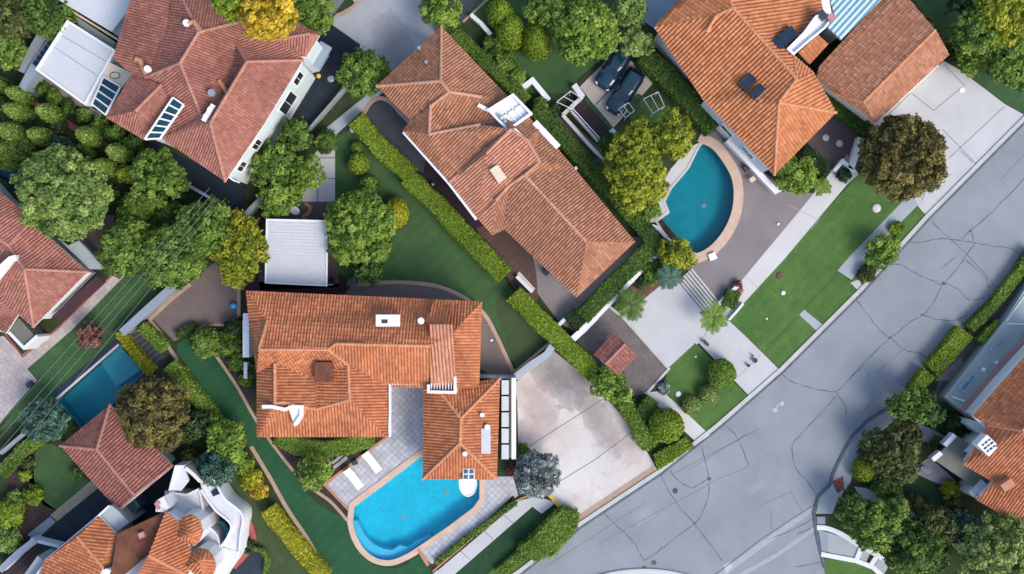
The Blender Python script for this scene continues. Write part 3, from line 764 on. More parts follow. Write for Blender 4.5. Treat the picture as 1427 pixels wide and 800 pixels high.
# ------------------------------------------------------------------ the lie of the land
POOL_C = smooth(px([(588, 634), (541, 669), (493.5, 705)]), 1) + smooth(px([(491, 726), (496, 746), (507, 765), (524, 778), (545, 781), (566, 773), (581, 764)]), 5) + px([(624, 735), (660, 708), (669, 695), (669, 664), (604, 664), (597, 650)])
POOL_D = px([(960, 235), (936, 263), (927, 281), (933, 296), (916, 308), (928, 328), (954, 350)]) + smooth(px([(973, 353), (988, 345), (1005, 327), (1018, 302), (1023, 275), (1020, 248), (1007, 224), (993, 207), (978, 199)]), 5)[:-1] + px([(975, 205)])
POOL_L = px([(166, 481), (79, 557), (113, 596), (160, 562), (201, 520)])
POOL_B = px([(-60, 190), (22, 238), (66, 316), (56, 322), (8, 252), (-60, 215)])
HOLES = [POOL_C, POOL_D, POOL_L, POOL_B]
mb = MB(); mb.flat([(-260, -260), (260, -260), (260, 260), (-260, 260)], 0, HOLES); struct('ground', mb, 'soil')

def sheet(name, mat, pts, lvl, sm=0, holes=()):
    p = px(pts)
    if sm: p = smooth(p, sm, True)
    struct(name, MB().flat(p, 0.004 * lvl, holes), mat)
def edging(name, mat, pts, w=0.28, h=0.07, sm=5, closed=False):
    p = px(pts)
    if sm: p = smooth(p, sm, closed)
    struct(name, MB().ribbon(p, w, 0, h, closed), mat)

# the road and its kerbs
ROADL = [(640, 850), (725, 795), (808, 730), (918, 657), (1000, 592), (1088, 515), (1200, 403), (1290, 303), (1412, 180), (1480, 112), (1800, -210)]
ROADR = [(2000, -180), (1427, 367), (1344, 452), (1290, 520), (1268, 543), (1239, 567), (1209, 585), (1187, 608), (1174, 632), (1160, 662), (1156, 676), (1140, 692), (1134, 714), (1138, 746), (1149, 791), (1162, 850), (1200, 1200), (500, 1200)]
sheet('road', 'asphalt', ROADL + ROADR, 2)
p = px(ROADL); struct('kerb', MB().ribbon(p, 0.34, 0, 0.10), 'kerb_stone')
q = offset_line(p, -0.30); struct('gutter', MB().strip(q, 0.22, 0.012), 'gutter_stain')
p = px(ROADR[1:-3]); struct('kerb', MB().ribbon(p, 0.24, 0, 0.11), 'gutter_stain')
struct('gutter', MB().strip(px([(1135, 707), (1060, 760), (1003, 803), (960, 838)]), 0.5, 0.012), 'pale_joint')
struct('gutter', MB().strip(px([(1137, 735), (1085, 772), (1024, 806), (990, 830)]), 0.35, 0.013), 'pale_joint')
struct('gutter', MB().strip(px([(1135, 703), (1060, 752), (1003, 796), (940, 838)]), 0.10, 0.017), 'joint')
# tar-sealed cracks
CR = [[(1299, 310), (1322, 331), (1345, 352), (1390, 402)], [(1268, 337), (1282, 338), (1300, 334), (1320, 333), (1340, 335), (1357, 338), (1378, 342), (1410, 347), (1432, 362)],
      [(1340, 334), (1352, 322), (1357, 337)], [(1352, 322), (1386, 292), (1430, 246)], [(1238, 369), (1256, 369), (1266, 375), (1285, 386), (1304, 392), (1314, 396), (1334, 374), (1344, 360), (1359, 339)],
      [(1317, 394), (1336, 404), (1350, 417), (1362, 417), (1372, 415)], [(1314, 396), (1299, 424), (1285, 439), (1266, 450), (1250, 464), (1240, 471), (1210, 500), (1194, 518), (1187, 525)],
      [(1285, 439), (1310, 446), (1331, 446), (1348, 439)], [(1192, 416), (1210, 440), (1227, 461), (1240, 471), (1262, 488), (1282, 492), (1293, 503)], [(1345, 362), (1372, 385), (1376, 398), (1384, 399)],
      [(1090, 521), (1100, 530), (1118, 537), (1140, 543), (1165, 545), (1182, 530), (1197, 512)], [(978, 622), (984, 647), (988, 667), (987, 690), (978, 715), (968, 729), (940, 750), (910, 774), (898, 781)],
      [(988, 667), (975, 674), (964, 680), (948, 672), (938, 662), (934, 654)], [(921, 662), (937, 693), (966, 728), (985, 752), (1007, 782)], [(842, 714), (853, 727), (867, 739), (884, 757), (890, 768), (898, 783)],
      [(1012, 593), (1028, 611), (1043, 650)], [(1165, 546), (1177, 565), (1180, 577)], [(1165, 553), (1140, 580), (1115, 606), (1104, 622), (1109, 652), (1125, 671), (1138, 688)],
      [(1076, 750), (1105, 738), (1134, 722)], [(1110, 744), (1120, 741), (1134, 733)], [(1108, 790), (1128, 787), (1144, 783)]]
mb = MB()
for l in CR:
    pts = smooth(px(l), 5); ws = [0.03 + 0.04 * abs(math.sin(i * .63 + len(l))) ** 2 + random.uniform(0, .02) for i in range(len(pts))]
    pts = [(x + random.uniform(-.04, .04), y + random.uniform(-.04, .04)) for x, y in pts]
    mb.strip(pts, ws, 0.0145)
for (x, y, r) in ((988, 667, 4), (1315, 395, 3.5), (1285, 439, 2.5), (911, 784, 4.5), (898, 791, 4), (1352, 322, 2.5), (1240, 471, 2.5), (968, 729, 2.5)):
    c = W(x, y); pts = [(c[0] + r / S * random.uniform(.5, 1.2) * math.cos(t), c[1] + r / S * random.uniform(.4, 1) * math.sin(t)) for t in [k * .63 for k in range(10)]]
    mb.flat(pts, 0.0155)
struct('road_crack', mb, 'tar')
mb = MB()
for l in ([(935, 662), (1045, 604), (1060, 597)], [(960, 655), (1000, 630), (1040, 606)], [(1043, 650), (1000, 668), (960, 690), (830, 760)], [(1290, 505), (1262, 535)], [(1060, 705), (1102, 685), (1117, 712)], [(1310, 375), (1328, 360)], [(1316, 372), (1334, 356)],
          [(1393, 252), (1427, 216)], [(1220, 520), (1270, 478)], [(1205, 515), (1212, 524)], [(1230, 545), (1200, 575)], [(760, 790), (900, 700)], [(1075, 712), (1075, 740)]):
    mb.strip(px(l), 0.05, 0.0135)
struct('road_joint', mb, 'joint')
mb = MB()
mb.flat(px([(1008, 788), (1017, 783), (1021, 790), (1012, 799)]), 0.016); mb.flat(px([(1076, 570), (1082, 568), (1084, 573), (1078, 575)]), 0.016); mb.flat(px([(1086, 561), (1092, 559), (1093, 564), (1088, 566)]), 0.016)
mb.strip(px([(1085, 563), (1080, 572)]), 0.12, 0.0165)
struct('road_marking', mb, 'kerb_stone')
c = W(897, 1018); mb = MB(); pr = 224 / S
mb.lathe(c[0], c[1], [(pr + .12, 0), (pr + .12, 0.13), (pr, 0.16), (pr - 1, 0.18), (0.5, 0.3)], 120); struct('traffic_island', mb, 'pale_concrete')
mb = MB()
for l in ([(1085, 715), (1118, 696), (1126, 712), (1092, 732)], [(1312, 376), (1330, 362), (1337, 371), (1319, 386)], [(880, 720), (905, 704), (914, 718), (888, 734)], [(1205, 514), (1221, 522), (1212, 536), (1197, 528)], [(1040, 680), (1062, 668), (1068, 678), (1046, 691)]): mb.flat(px(l), 0.0115)
struct('road_patch', mb, 'patch')
# corner pavement at the right
sheet('pavement', 'grey_slab', [(1239, 568), (1209, 586), (1188, 609), (1175, 633), (1161, 662), (1157, 676), (1142, 693), (1137, 716), (1160, 716), (1166, 700), (1185, 672), (1192, 648), (1205, 622), (1230, 600), (1258, 576)], 3)
sheet('pavement', 'blue_slab', [(1138, 720), (1139, 731), (1150, 731), (1150, 720)], 4)
struct('tactile_paving', MB().flat(px([(1159, 671), (1175, 663), (1176, 682), (1167, 688)]), 0.02), 'brick_red')
mb = MB()
for i in range(6): mb.strip(px([(1160 + i * 2.9, 671.5 - i * 1.3), (1167.5 + i * 1.6, 686.5 - i * 1.0)]), 0.05, 0.024)
struct('tactile_paving', mb, 'maroon')

# driveways and courts
sheet('driveway', 'stained_concrete', [(717, 534), (745, 510), (772, 489), (800, 512), (850, 560), (884, 600), (917, 656), (808, 729), (770, 698), (740, 640), (722, 618), (721, 560)], 3)
struct('pavement_joint', MB().strip(px([(737, 622), (800, 582), (840, 556)]), 0.06, 0.016).strip(px([(770, 677), (830, 640), (886, 598)]), 0.06, 0.016), 'brown_terrace')
struct('pavement_joint', MB().strip(px([(806, 724), (912, 653)]), 0.65, 0.0165), 'sandstone')
sheet('driveway', 'concrete', [(1200, 160), (1219, 172), (1315, 85), (1335, 96), (1370, 122), (1400, 145), (1427, 160), (1414, 176), (1350, 240), (1290, 300), (1279, 287), (1271, 270), (1235, 245), (1200, 215)], 3)
mb = MB()
for l in ([(1270, 130), (1301, 154), (1340, 122)], [(1315, 90), (1345, 120)], [(1268, 130), (1230, 168)], [(1322, 221), (1400, 148)], [(1313, 180), (1360, 228)], [(1338, 210), (1355, 226)], [(1284, 280), (1292, 262)]):
    mb.strip(px(l), 0.06, 0.016)
struct('pavement_joint', mb, 'joint')
struct('drain_cover', MB().lathe(*W(1341, 126), [(0.24, 0), (0.24, 0.03)], 16), 'white_paint')
sheet('path', 'pale_concrete', [(1172, 222), (1195, 240), (1140, 305), (1093, 361), (1035, 424), (1016, 446), (1003, 442), (1018, 416), (1031, 394), (1059, 360), (1115, 293)], 5)
sheet('path', 'grey_slab', [(1180, 215), (1196, 243), (1180, 258), (1160, 240)], 6)
sheet('courtyard', 'concrete', [(867, 442), (941, 379), (985, 430), (1003, 444), (1018, 448), (1087, 516), (1045, 553), (974, 478), (931, 513)], 4)
mb = MB()
for l in ([(975, 478), (985, 462), (1000, 444)], [(1027, 527), (1060, 494)], [(1130, 320), (1142, 304)], [(1036, 383), (1057, 402)], [(1098, 285), (1140, 306)]): mb.strip(px(l), 0.05, 0.028)
struct('pavement_joint', mb, 'pale_joint')
sheet('path', 'grey_slab', [(1262, 276), (1271, 269), (1279, 286), (1240, 326), (1186, 390), (1167, 377), (1187, 354), (1218, 322)], 5)
sheet('path', 'grey_slab', [(1113, 438), (1120, 431), (1148, 454), (1140, 463)], 5)
sheet('path', 'concrete', [(1185, 394), (1198, 389), (1202, 402), (1196, 405)], 5)
sheet('terrace', 'mauve_terrace', [(958, 375), (990, 353), (1012, 330), (1027, 290), (1026, 255), (1010, 215), (985, 190), (1000, 180), (1090, 262), (1135, 270), (1178, 215), (1176, 226), (1115, 294), (1059, 361), (1032, 394), (1025, 398), (1001, 420)], 3)
sheet('terrace', 'plum_terrace', [(1120, 150), (1170, 150), (1215, 195), (1178, 232), (1130, 230)], 3)
sheet('terrace', 'pale_concrete', [(978, 197), (962, 205), (935, 235), (905, 285), (900, 312), (916, 309), (933, 297), (926, 281), (936, 262), (960, 234), (975, 206)], 4)
# broad steps down from the terrace
A, B, C_, D = (964, 374), (1005, 424), (984, 440), (944, 392)
for i in range(6):
    f0, f1 = i / 6, (i + .62) / 6
    l = lambda p, q, t: (p[0] + (q[0] - p[0]) * t, p[1] + (q[1] - p[1]) * t)
    struct('step', MB().prism(px([l(A, D, f0), l(B, C_, f0), l(B, C_, f1), l(A, D, f1)]), 0, 0.16 - i * .024), 'kerb_stone')
sheet('path', 'joint', [A, B, C_, D], 6)
sheet('patio', 'cobble', [(797, 466), (845, 424), (868, 442), (932, 514), (898, 549), (880, 552), (835, 515)], 3)
edging('kerb', 'kerb_stone', [(845, 424), (868, 442), (932, 514), (902, 547)], 0.22, 0.09, 0)
# behind the middle house
sheet('terrace', 'mauve_terrace', [(690, 300), (760, 330), (900, 330), (912, 345), (800, 462), (780, 450), (742, 400)], 3)
sheet('path', 'brick_path', [(664, 318), (705, 318), (735, 345), (747, 378), (746, 430), (712, 395), (690, 350)], 4, 3)
sheet('path', 'dark_plum', [(570, 190), (590, 190), (686, 328), (712, 392), (704, 388), (640, 310), (575, 232)], 3)  # shade of house and hedge is put into this path's dark colour
sheet('driveway', 'slate_drive', [(510, 160), (522, 142), (540, 140), (560, 160), (600, 190), (590, 240), (570, 236), (545, 205)], 5)
edging('kerb', 'sandstone', [(506, 160), (517, 143), (530, 137), (545, 143), (560, 160), (572, 172)], 0.35, 0.06)
sheet('path', 'grey_slab', [(455, 178), (524, 122), (534, 128), (510, 150), (466, 190)], 4)
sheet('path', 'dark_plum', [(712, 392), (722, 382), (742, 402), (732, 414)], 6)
edging('kerb', 'pale_concrete', [(722, 380), (744, 404)], 0.3, 0.12, 0)
# top driveway
sheet('driveway', 'drive_grey', [(470, -30), (640, -60), (640, 20), (585, 75), (548, 100), (500, 80), (462, 40), (466, 22), (495, 5)], 3)
mb = MB()
for l in ([(543, -5), (590, 52)], [(530, 0), (585, 55)], [(545, 10), (520, 60)]): mb.strip(px(l), 0.07, 0.017)
struct('pavement_joint', mb, 'pale_joint')
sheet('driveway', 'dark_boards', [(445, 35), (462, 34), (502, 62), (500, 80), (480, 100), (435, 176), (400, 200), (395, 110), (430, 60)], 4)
struct('pavement_joint', MB().ribbon(px([(433, 182), (482, 118)]), 0.22, 0, 0.12), 'grey_wall')
sheet('path', 'joint', [(465, 20), (480, 0), (440, -20), (430, 10)], 3)
edging('kerb', 'sandstone', [(468, 22), (484, 16), (500, 2), (505, -10)], 0.3, 0.08)
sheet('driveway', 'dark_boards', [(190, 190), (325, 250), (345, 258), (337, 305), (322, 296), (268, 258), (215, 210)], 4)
# left garden
sheet('path', 'brick_red', [(36, 137), (44, 137), (112, 178), (152, 197), (148, 203), (108, 185), (70, 163)], 3)
sheet('path', 'brick_red', [(74, 185), (110, 204), (118, 212), (110, 211), (72, 192)], 3)
sheet('path', 'joint', [(35, 105), (50, 112), (44, 128), (30, 125)], 3)
sheet('path', 'brown_terrace', [(98, 330), (130, 300), (160, 300), (150, 345), (130, 355)], 3)
sheet('courtyard', 'buff_paving', [(-60, 480), (5, 468), (30, 495), (80, 460), (158, 380), (174, 384), (100, 460), (38, 514), (52, 530), (20, 566), (-60, 660)], 3)
edging('kerb', 'brick_red', [(8, 466), (32, 497), (80, 458), (160, 380)], 0.14, 0.06, 0)
sheet('lawn', 'lawn_green', [(174, 384), (100, 460), (38, 514), (54, 530), (20, 570), (0, 600), (60, 570), (78, 556), (167, 478), (246, 402), (240, 390), (215, 380)], 3)
sheet('path', 'dark_drive', [(72, 548), (163, 470), (172, 478), (82, 560)], 4)
edging('kerb', 'pale_concrete', [(79, 556), (166, 480)], 0.2, 0.09, 0)
sheet('path', 'slate_drive', [(170, 458), (186, 450), (196, 452), (236, 492), (218, 520), (206, 502)], 5)
mb = MB()
for i in range(9): mb.strip(px([(172 + i * 5.2, 464 + i * 5.5), (186 + i * 5.2, 455 + i * 5.0)]), 0.08, 0.025)
struct('pavement_joint', mb, 'joint')
sheet('driveway', 'brown_terrace', [(212, 444), (240, 415), (262, 395), (300, 365), (335, 372), (336, 402), (331, 444), (318, 455), (292, 454), (278, 458), (262, 466), (243, 476)], 4)
edging('kerb', 'sandstone', [(208, 446), (240, 416), (266, 396)], 0.32, 0.10, 0)
edging('kerb', 'sandstone', [(208, 446), (222, 462), (233, 480), (246, 500), (262, 522), (285, 548), (308, 580)], 0.32, 0.08)
edging('kerb', 'sandstone', [(333, 398), (333, 444)], 0.3, 0.07, 0)
edging('kerb', 'sandstone', [(278, 456), (292, 453), (318, 453)], 0.22, 0.07)
# long curved lawn round the front house
sheet('lawn', 'lawn_long', [(246, 487), (262, 472), (275, 486), (296, 486), (312, 510), (332, 540), (350, 573), (376, 615), (410, 660), (440, 700), (485, 727), (492, 750), (505, 775), (530, 790), (560, 790), (583, 775), (600, 800), (590, 840), (480, 840), (456, 790), (420, 735), (372, 660), (346, 622), (312, 580), (276, 530)], 3, 3)
edging('kerb', 'sandstone', [(293, 484), (310, 508), (332, 541), (355, 582), (378, 616), (400, 645), (420, 668), (440, 684), (462, 700), (484, 725)], 0.26, 0.07)
edging('kerb', 'sandstone', [(350, 622), (376, 665), (400, 708), (428, 750), (452, 792), (470, 830)], 0.34, 0.09)
sheet('bed', 'mulch', [(293, 486), (340, 482), (352, 500), (352, 570), (332, 540)], 4)
sheet('bed', 'mulch', [(365, 600), (545, 605), (540, 620), (456, 676), (486, 712), (482, 724), (440, 684), (400, 645)], 4)
sheet('patio', 'pool_paving', [(541, 535), (594, 540), (594, 631), (541, 672), (489, 710), (454, 676), (525, 620), (545, 606)], 5)
edging('kerb', 'clay', [(486, 710), (452, 675), (528, 617), (546, 605)], 0.2, 0.08, 0)
sheet('patio', 'pool_paving', [(676, 664), (715, 664), (722, 690), (660, 748), (606, 790), (582, 768), (628, 738), (668, 706)], 5)
edging('kerb', 'clay', [(583, 765), (597, 788)], 0.3, 0.1, 0)
sheet('bed', 'mulch', [(715, 690), (722, 700), (610, 795), (600, 788), (660, 742)], 6)
edging('kerb', 'clay', [(603, 796), (660, 748), (720, 697), (738, 690)], 0.14, 0.1, 0)
sheet('path', 'concrete', [(604, 799), (722, 698), (748, 692), (775, 700), (755, 716), (742, 706), (634, 800), (600, 840), (570, 830)], 6)
struct('pavement_joint', MB().strip(px([(640, 766), (655, 780)]), 0.05, 0.03).strip(px([(673, 739), (688, 752)]), 0.05, 0.03).strip(px([(700, 716), (715, 729)]), 0.05, 0.03), 'joint')
sheet('lawn', 'lawn_dark', [(634, 800), (743, 706), (760, 722), (680, 800), (640, 840), (600, 840)], 4)
sheet('lawn', 'lawn_bright', [(740, 780), (722, 800), (640, 850), (600, 850), (680, 800), (725, 760)], 5)
struct('kerb', MB().ribbon(px([(766, 690), (783, 710)]), 0.28, 0, 0.13), 'yellow_paint')
# middle lawn
sheet('lawn', 'lawn_green', [(466, 190), (492, 180), (575, 250), (640, 318), (702, 388), (760, 470), (768, 480), (722, 516), (712, 500), (690, 455), (668, 424), (620, 398), (560, 392), (500, 398), (470, 380), (468, 300)], 3)
sheet('lawn', 'lawn_dry', [(690, 420), (720, 416), (762, 474), (723, 512), (704, 470)], 4, 4)
sheet('terrace', 'brown_terrace', [(488, 400), (520, 397), (565, 397), (610, 400), (640, 412), (672, 430), (690, 458), (712, 506), (716, 524), (690, 528), (560, 440), (480, 430)], 5, 2)
edging('kerb', 'sandstone', [(494, 397), (530, 394), (570, 394), (605, 398), (634, 408), (660, 424), (678, 442), (692, 468), (706, 498), (716, 520)], 0.34, 0.08)
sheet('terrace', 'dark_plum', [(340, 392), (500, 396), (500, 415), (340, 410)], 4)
sheet('terrace', 'plum_terrace', [(378, 300), (400, 280), (468, 280), (472, 400), (362, 404), (356, 330)], 4)
sheet('path', 'concrete', [(467, 203), (467, 281), (421, 281), (421, 240), (445, 205)], 5)
mb = MB()
for l in ([(443, 248), (443, 281)], [(421, 248), (467, 249)], [(440, 220), (467, 220)]): mb.strip(px(l), 0.09, 0.026)
struct('pavement_joint', mb, 'joint')
edging('kerb', 'clay', [(425, 283), (432, 289), (430, 297), (423, 302), (428, 308)], 0.28, 0.08)
edging('kerb', 'clay', [(362, 303), (358, 312), (361, 322)], 0.25, 0.08)
# top lawns
sheet('lawn', 'lawn_green', [(668, -30), (870, -30), (880, 70), (835, 85), (805, 110), (795, 130), (740, 130), (700, 90), (660, 20)], 3)
sheet('path', 'slate_drive', [(636, 0), (680, -40), (690, -30), (645, 30), (632, 24)], 5)
edging('kerb', 'sandstone', [(645, 31), (681, -2), (700, -20)], 0.2, 0.1, 0)
sheet('terrace', 'blue_slab', [(893, -30), (970, -30), (935, 25), (912, 40), (898, 30)], 4)
sheet('parking_bay', 'bay_concrete', [(808, 121), (863, 66), (910, 116), (855, 178), (828, 147)], 5)
struct('pavement_joint', MB().strip(px([(830, 146), (882, 92)]), 0.12, 0.026), 'brown_terrace')
sheet('lawn', 'lawn_green', [(816, 135), (830, 148), (855, 178), (848, 184), (812, 150)], 6)
sheet('lawn', 'lawn_green', [(872, 148), (888, 130), (930, 150), (920, 180), (880, 170)], 6)
sheet('deck', 'plum_boards', [(794, 148), (812, 137), (848, 178), (830, 197)], 7)
sheet('path', 'brown_terrace', [(774, 165), (784, 158), (842, 212), (862, 252), (845, 245)], 5)
# right lawns
LAWN2 = [(1016, 447), (1035, 424), (1093, 361), (1140, 305), (1196, 243), (1230, 250), (1264, 275), (1218, 322), (1187, 354), (1167, 377), (1199, 402), (1088, 515)]
sheet('lawn', 'lawn_bright', LAWN2, 4)
struct('pavement_joint', MB().strip(px([(1168, 379), (1066, 490)]), 0.05, 0.022), 'lawn_dry')
sheet('lawn', 'lawn_bright', [(1279, 287), (1290, 302), (1197, 401), (1186, 390), (1240, 326)], 4)
sheet('lawn', 'lawn_bright', [(969, 478), (1043, 553), (990, 606), (923, 545), (931, 513)], 5)
sheet('path', 'pale_concrete', [(898, 547), (924, 545), (989, 606), (972, 618), (955, 602), (920, 570)], 4)
sheet('lawn', 'lawn_green', [(1254, -40), (1500, -60), (1427, 160), (1400, 143), (1370, 121), (1340, 97), (1318, 80)], 2)
sheet('bed', 'rust_mulch', [(850, 408), (916, 360), (942, 380), (868, 441)], 5)
sheet('bed', 'mulch', [(908, 318), (922, 305), (962, 352), (940, 378), (918, 350)], 5)
# right-hand plots
sheet('terrace', 'plum_terrace', [(1440, 370), (1350, 460), (1308, 530), (1300, 560), (1320, 560), (1420, 430), (1440, 400)], 3)
sheet('path', 'mauve_terrace', [(1340, 497), (1345, 515), (1330, 530), (1302, 531)], 4)
sheet('path', 'pebble', [(1275, 590), (1298, 598), (1320, 612), (1308, 628), (1296, 620), (1280, 608)], 4, 3)
sheet('path', 'pebble', [(1288, 642), (1300, 642), (1342, 680), (1334, 682), (1310, 675), (1285, 664), (1275, 655)], 4, 3)
sheet('lawn', 'lawn_dark', [(1268, 660), (1300, 672), (1335, 684), (1335, 700), (1310, 712), (1270, 698)], 3)
sheet('path', 'grey_slab', [(1190, 678), (1206, 680), (1230, 690), (1275, 715), (1300, 725), (1292, 733), (1240, 715), (1200, 694)], 4)
sheet('lawn', 'lawn_bright', [(1146, 778), (1185, 781), (1215, 790), (1240, 810), (1155, 830)], 4)
sheet('pavement', 'blue_slab', [(1140, 738), (1154, 742), (1154, 769), (1146, 770)], 4)
sheet('pavement', 'grey_slab', [(1154, 742), (1172, 748), (1197, 763), (1192, 777), (1154, 770)], 4)
sheet('pavement', 'grey_slab', [(1202, 764), (1213, 770), (1206, 785), (1196, 779)], 4)
sheet('pavement', 'grey_slab', [(1226, 776), (1240, 786), (1232, 800), (1216, 792)], 4)
edging('kerb', 'white_wall', [(1138, 735), (1152, 736), (1172, 744), (1198, 760), (1225, 775), (1245, 790)], 0.42, 0.12, 4)
edging('kerb', 'white_wall', [(1144, 772), (1192, 781), (1216, 790), (1232, 805)], 0.4, 0.12, 0)
edging('kerb', 'white_wall', [(1200, 762), (1193, 780)], 0.4, 0.13, 0)
edging('kerb', 'white_wall', [(1222, 774), (1212, 789)], 0.4, 0.13, 0)
# lower-left plots
sheet('lawn', 'lawn_green', [(60, 620), (84, 624), (120, 668), (126, 676), (80, 712), (50, 690), (40, 660), (45, 640)], 3, 2)
sheet('bed', 'mulch', [(0, 700), (20, 650), (45, 640), (50, 690), (80, 712), (30, 760), (0, 760)], 3)
sheet('path', 'sand_brick', [(128, 669), (137, 680), (80, 726), (70, 718)], 4)
sheet('path', 'blue_slab', [(70, 720), (78, 727), (50, 753), (38, 745)], 4)
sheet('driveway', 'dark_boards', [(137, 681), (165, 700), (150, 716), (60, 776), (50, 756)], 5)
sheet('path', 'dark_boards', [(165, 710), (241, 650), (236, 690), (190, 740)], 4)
sheet('terrace', 'plum_boards', [(46, 756), (82, 764), (50, 800), (0, 850), (-40, 840)], 6)
sheet('lawn', 'lawn_dry', [(300, 660), (345, 655), (372, 700), (380, 730), (430, 800), (400, 830), (360, 800), (352, 740), (335, 700)], 3)
edging('kerb', 'brick_red', [(308, 676), (328, 700), (345, 722), (353, 745), (352, 760), (340, 775), (326, 790)], 0.5, 0.2)
sheet('bed', 'dark_drive', [(330, 780), (355, 760), (372, 775), (368, 820), (320, 830)], 4)

# ------------------------------------------------------------------ pools
def pool(name, poly, floor, wat, label, depth=1.4, coping='coping', cw=0.45, level=-0.12, shelves=(), rim=None, drains=()):
    poly = ccw(poly); a = np.array(poly); c = (a.min(0) + a.max(0)) / 2
    root = thing(name, label, 'pool', (c[0], c[1], 0))
    mb = MB().flat(poly, -depth); mb.skirt(poly[::-1], -depth, 0.0); obj('basin', mb, floor, root)
    for s, z, m in shelves: obj('shelf', MB().prism(s, -depth + .01, z), m, root)
    if coping:
        if rim:
            obj('coping', MB().ribbon(offset_line(rim, -cw / 2 + .05 if area(rim + [rim[0]]) > 0 else cw / 2 - .05), cw, 0, 0.075), coping, root)
            obj('edge_stone', MB().ribbon(offset_line(poly, -.09, True), .2, 0, 0.06, True), 'pale_concrete', root)
        else: obj('coping', MB().ribbon(offset_line(poly, -cw / 2 + .05, True), cw, 0, 0.075, True), coping, root)
    for x, y in drains: obj('drain', MB().lathe(*W(x, y), [(.22, -depth), (.22, -depth + .03), (.2, -depth + .035)], 14), 'kerb_stone', root)
    obj('water', MB().flat(inset(poly, 0.004), level), wat, root)
sh = smooth(px([(491, 726), (496, 746), (507, 765), (524, 778), (545, 781), (566, 773), (581, 764), (600, 751)]), 5)
sh2 = smooth(px([(598, 748), (580, 756), (568, 764), (556, 762), (545, 768), (525, 763), (508, 748), (498, 728)]), 5)
pool('swimming_pool', POOL_C, 'pool_blue', 'pool_water', 'bright blue swimming pool with rounded end beside the two white loungers', shelves=[(sh + sh2, -0.45, 'pool_shelf')], cw=0.5, drains=[(560, 725), (620, 690)])
pool('swimming_pool', POOL_D, 'pool_teal', 'teal_water', 'teal half round swimming pool with a curved stone rim on the terrace', cw=0.85, rim=smooth(px([(958, 355), (973, 353), (988, 345), (1005, 327), (1018, 302), (1023, 275), (1020, 248), (1007, 224), (993, 207), (978, 199), (972, 196)]), 5), drains=[(985, 285)])
pool('swimming_pool', POOL_L, 'pool_deep_teal', 'teal_water', 'dark teal rectangular pool beside the small maroon tiled roof', coping=None, shelves=[(px([(138, 506), (166, 482), (196, 515), (160, 540)]), -0.4, 'pool_step')])
pool('swimming_pool', POOL_B, 'pool_navy', 'pool_water', 'narrow blue pool partly hidden under the big pale tree at the left edge', coping=None)
# ------------------------------------------------------------------ houses
def z(pts, h): return [(p[0], p[1], h) for p in pts]
def ang(dx, dy): return math.atan2(-dy, dx)
def mid(*p): return tuple(sum(q[i] for q in p) / len(p) for i in range(2))

# front house in the middle (orange rust tiles)
e, R = 5.0, 7.1
ho = House('house', 'orange rust tiled house with pool wing beside the bright blue pool', 'house',
    [([(343, 405), (672, 420), (667, 540), (543, 540), (541, 609), (358, 609), (357, 520), (347, 447)], e), ([(590, 541), (697, 527), (692.5, 668.5), (589, 667.5)], 3.6)],
    [[(672, 420, e), (343, 405, e), (373, 446, 6.1), (361, 487, R), (457, 487, R), (468, 479, 7.3), (600, 482, 7.3), (631, 464, 7.0)],
     [(343, 405, e), (347, 449, e), (373, 446, 6.1)],
     [(347, 449, e - .05), (358, 520, e - .05), (361, 487, R), (373, 446, 6.1)],
     [(358, 520, e + .3), (383, 506, 6.3), (440, 530, 5.9), (485, 508, 6.4), (457, 487, R), (361, 487, R)],
     [(543, 539, e), (598, 541, e), (600, 482, 7.3), (468, 479, 7.3), (457, 487, R), (485, 508, 6.4), (541, 539, e)],
     [(672, 420, e), (668, 540, e), (636, 541, 5.3), (631, 464, 7.0)],
     [(606, 417, 5.6), (632, 420, 5.6), (626, 452, 7.5), (596, 452, 7.5), (593, 448, 7.0)],
     # south-west wing: two ridges running down the picture
     [(541, 609, e), (543, 537, e), (485, 508, 6.4), (487, 557, 6.4)],
     [(358, 609, e), (541, 609, e), (487, 557, 6.4), (440, 570, 5.8), (393, 560, 6.3)],
     [(440, 530, 5.9), (440, 570, 5.8), (487, 557, 6.4), (485, 508, 6.4)],
     [(440, 530, 5.9), (383, 506, 6.3), (383, 562, 6.3), (393, 560, 6.3), (440, 570, 5.8)],
     [(358, 520, e), (358, 609, e), (393, 560, 6.3), (383, 562, 6.3), (383, 506, 6.3)]]
    + [[(697, 527, 3.6), (590, 541, 3.6), (612, 545, 3.6 + .7), (642, 583, 5.3)], [(590, 541, 3.6), (589, 667.5, 3.6), (641, 617, 5.3), (642, 583, 5.3), (612, 545, 4.3)], [(589, 667.5, 3.6), (692.5, 668.5, 3.6), (641, 617, 5.3)], [(692.5, 668.5, 3.6), (697, 527, 3.6), (642, 583, 5.3), (641, 617, 5.3)]],
    'tile_orange', 'cap_orange', 'white_wall', p=0.25, caps=[((383, 506, 6.4), (383, 562, 6.4)), ((440, 536, 6.0), (440, 536.5, 6.0))][:1])
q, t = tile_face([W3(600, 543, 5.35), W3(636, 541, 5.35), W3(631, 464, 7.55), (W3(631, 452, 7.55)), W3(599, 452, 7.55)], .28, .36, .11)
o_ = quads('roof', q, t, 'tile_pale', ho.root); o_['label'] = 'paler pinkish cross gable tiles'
def flue(h, x, y, zb, r=0.16, hh=0.8, mat='white_paint', name='chimney'):
    c = W(x, y, zb + hh * .5); h.roof_part(name, MB().lathe(c[0], c[1], [(r, zb - .3), (r, zb + hh * .7), (r * 1.5, zb + hh * .75), (r * 1.3, zb + hh)], 12), mat)
def rbox(h, name, x, y, zb, lx, ly, hh, a, mat, label=None, below=0.7):
    c = W(x, y, zb + hh); h.roof_part(name, MB().box(c[0], c[1], zb - below, zb + hh, lx, ly, a, 0.97), mat, label)
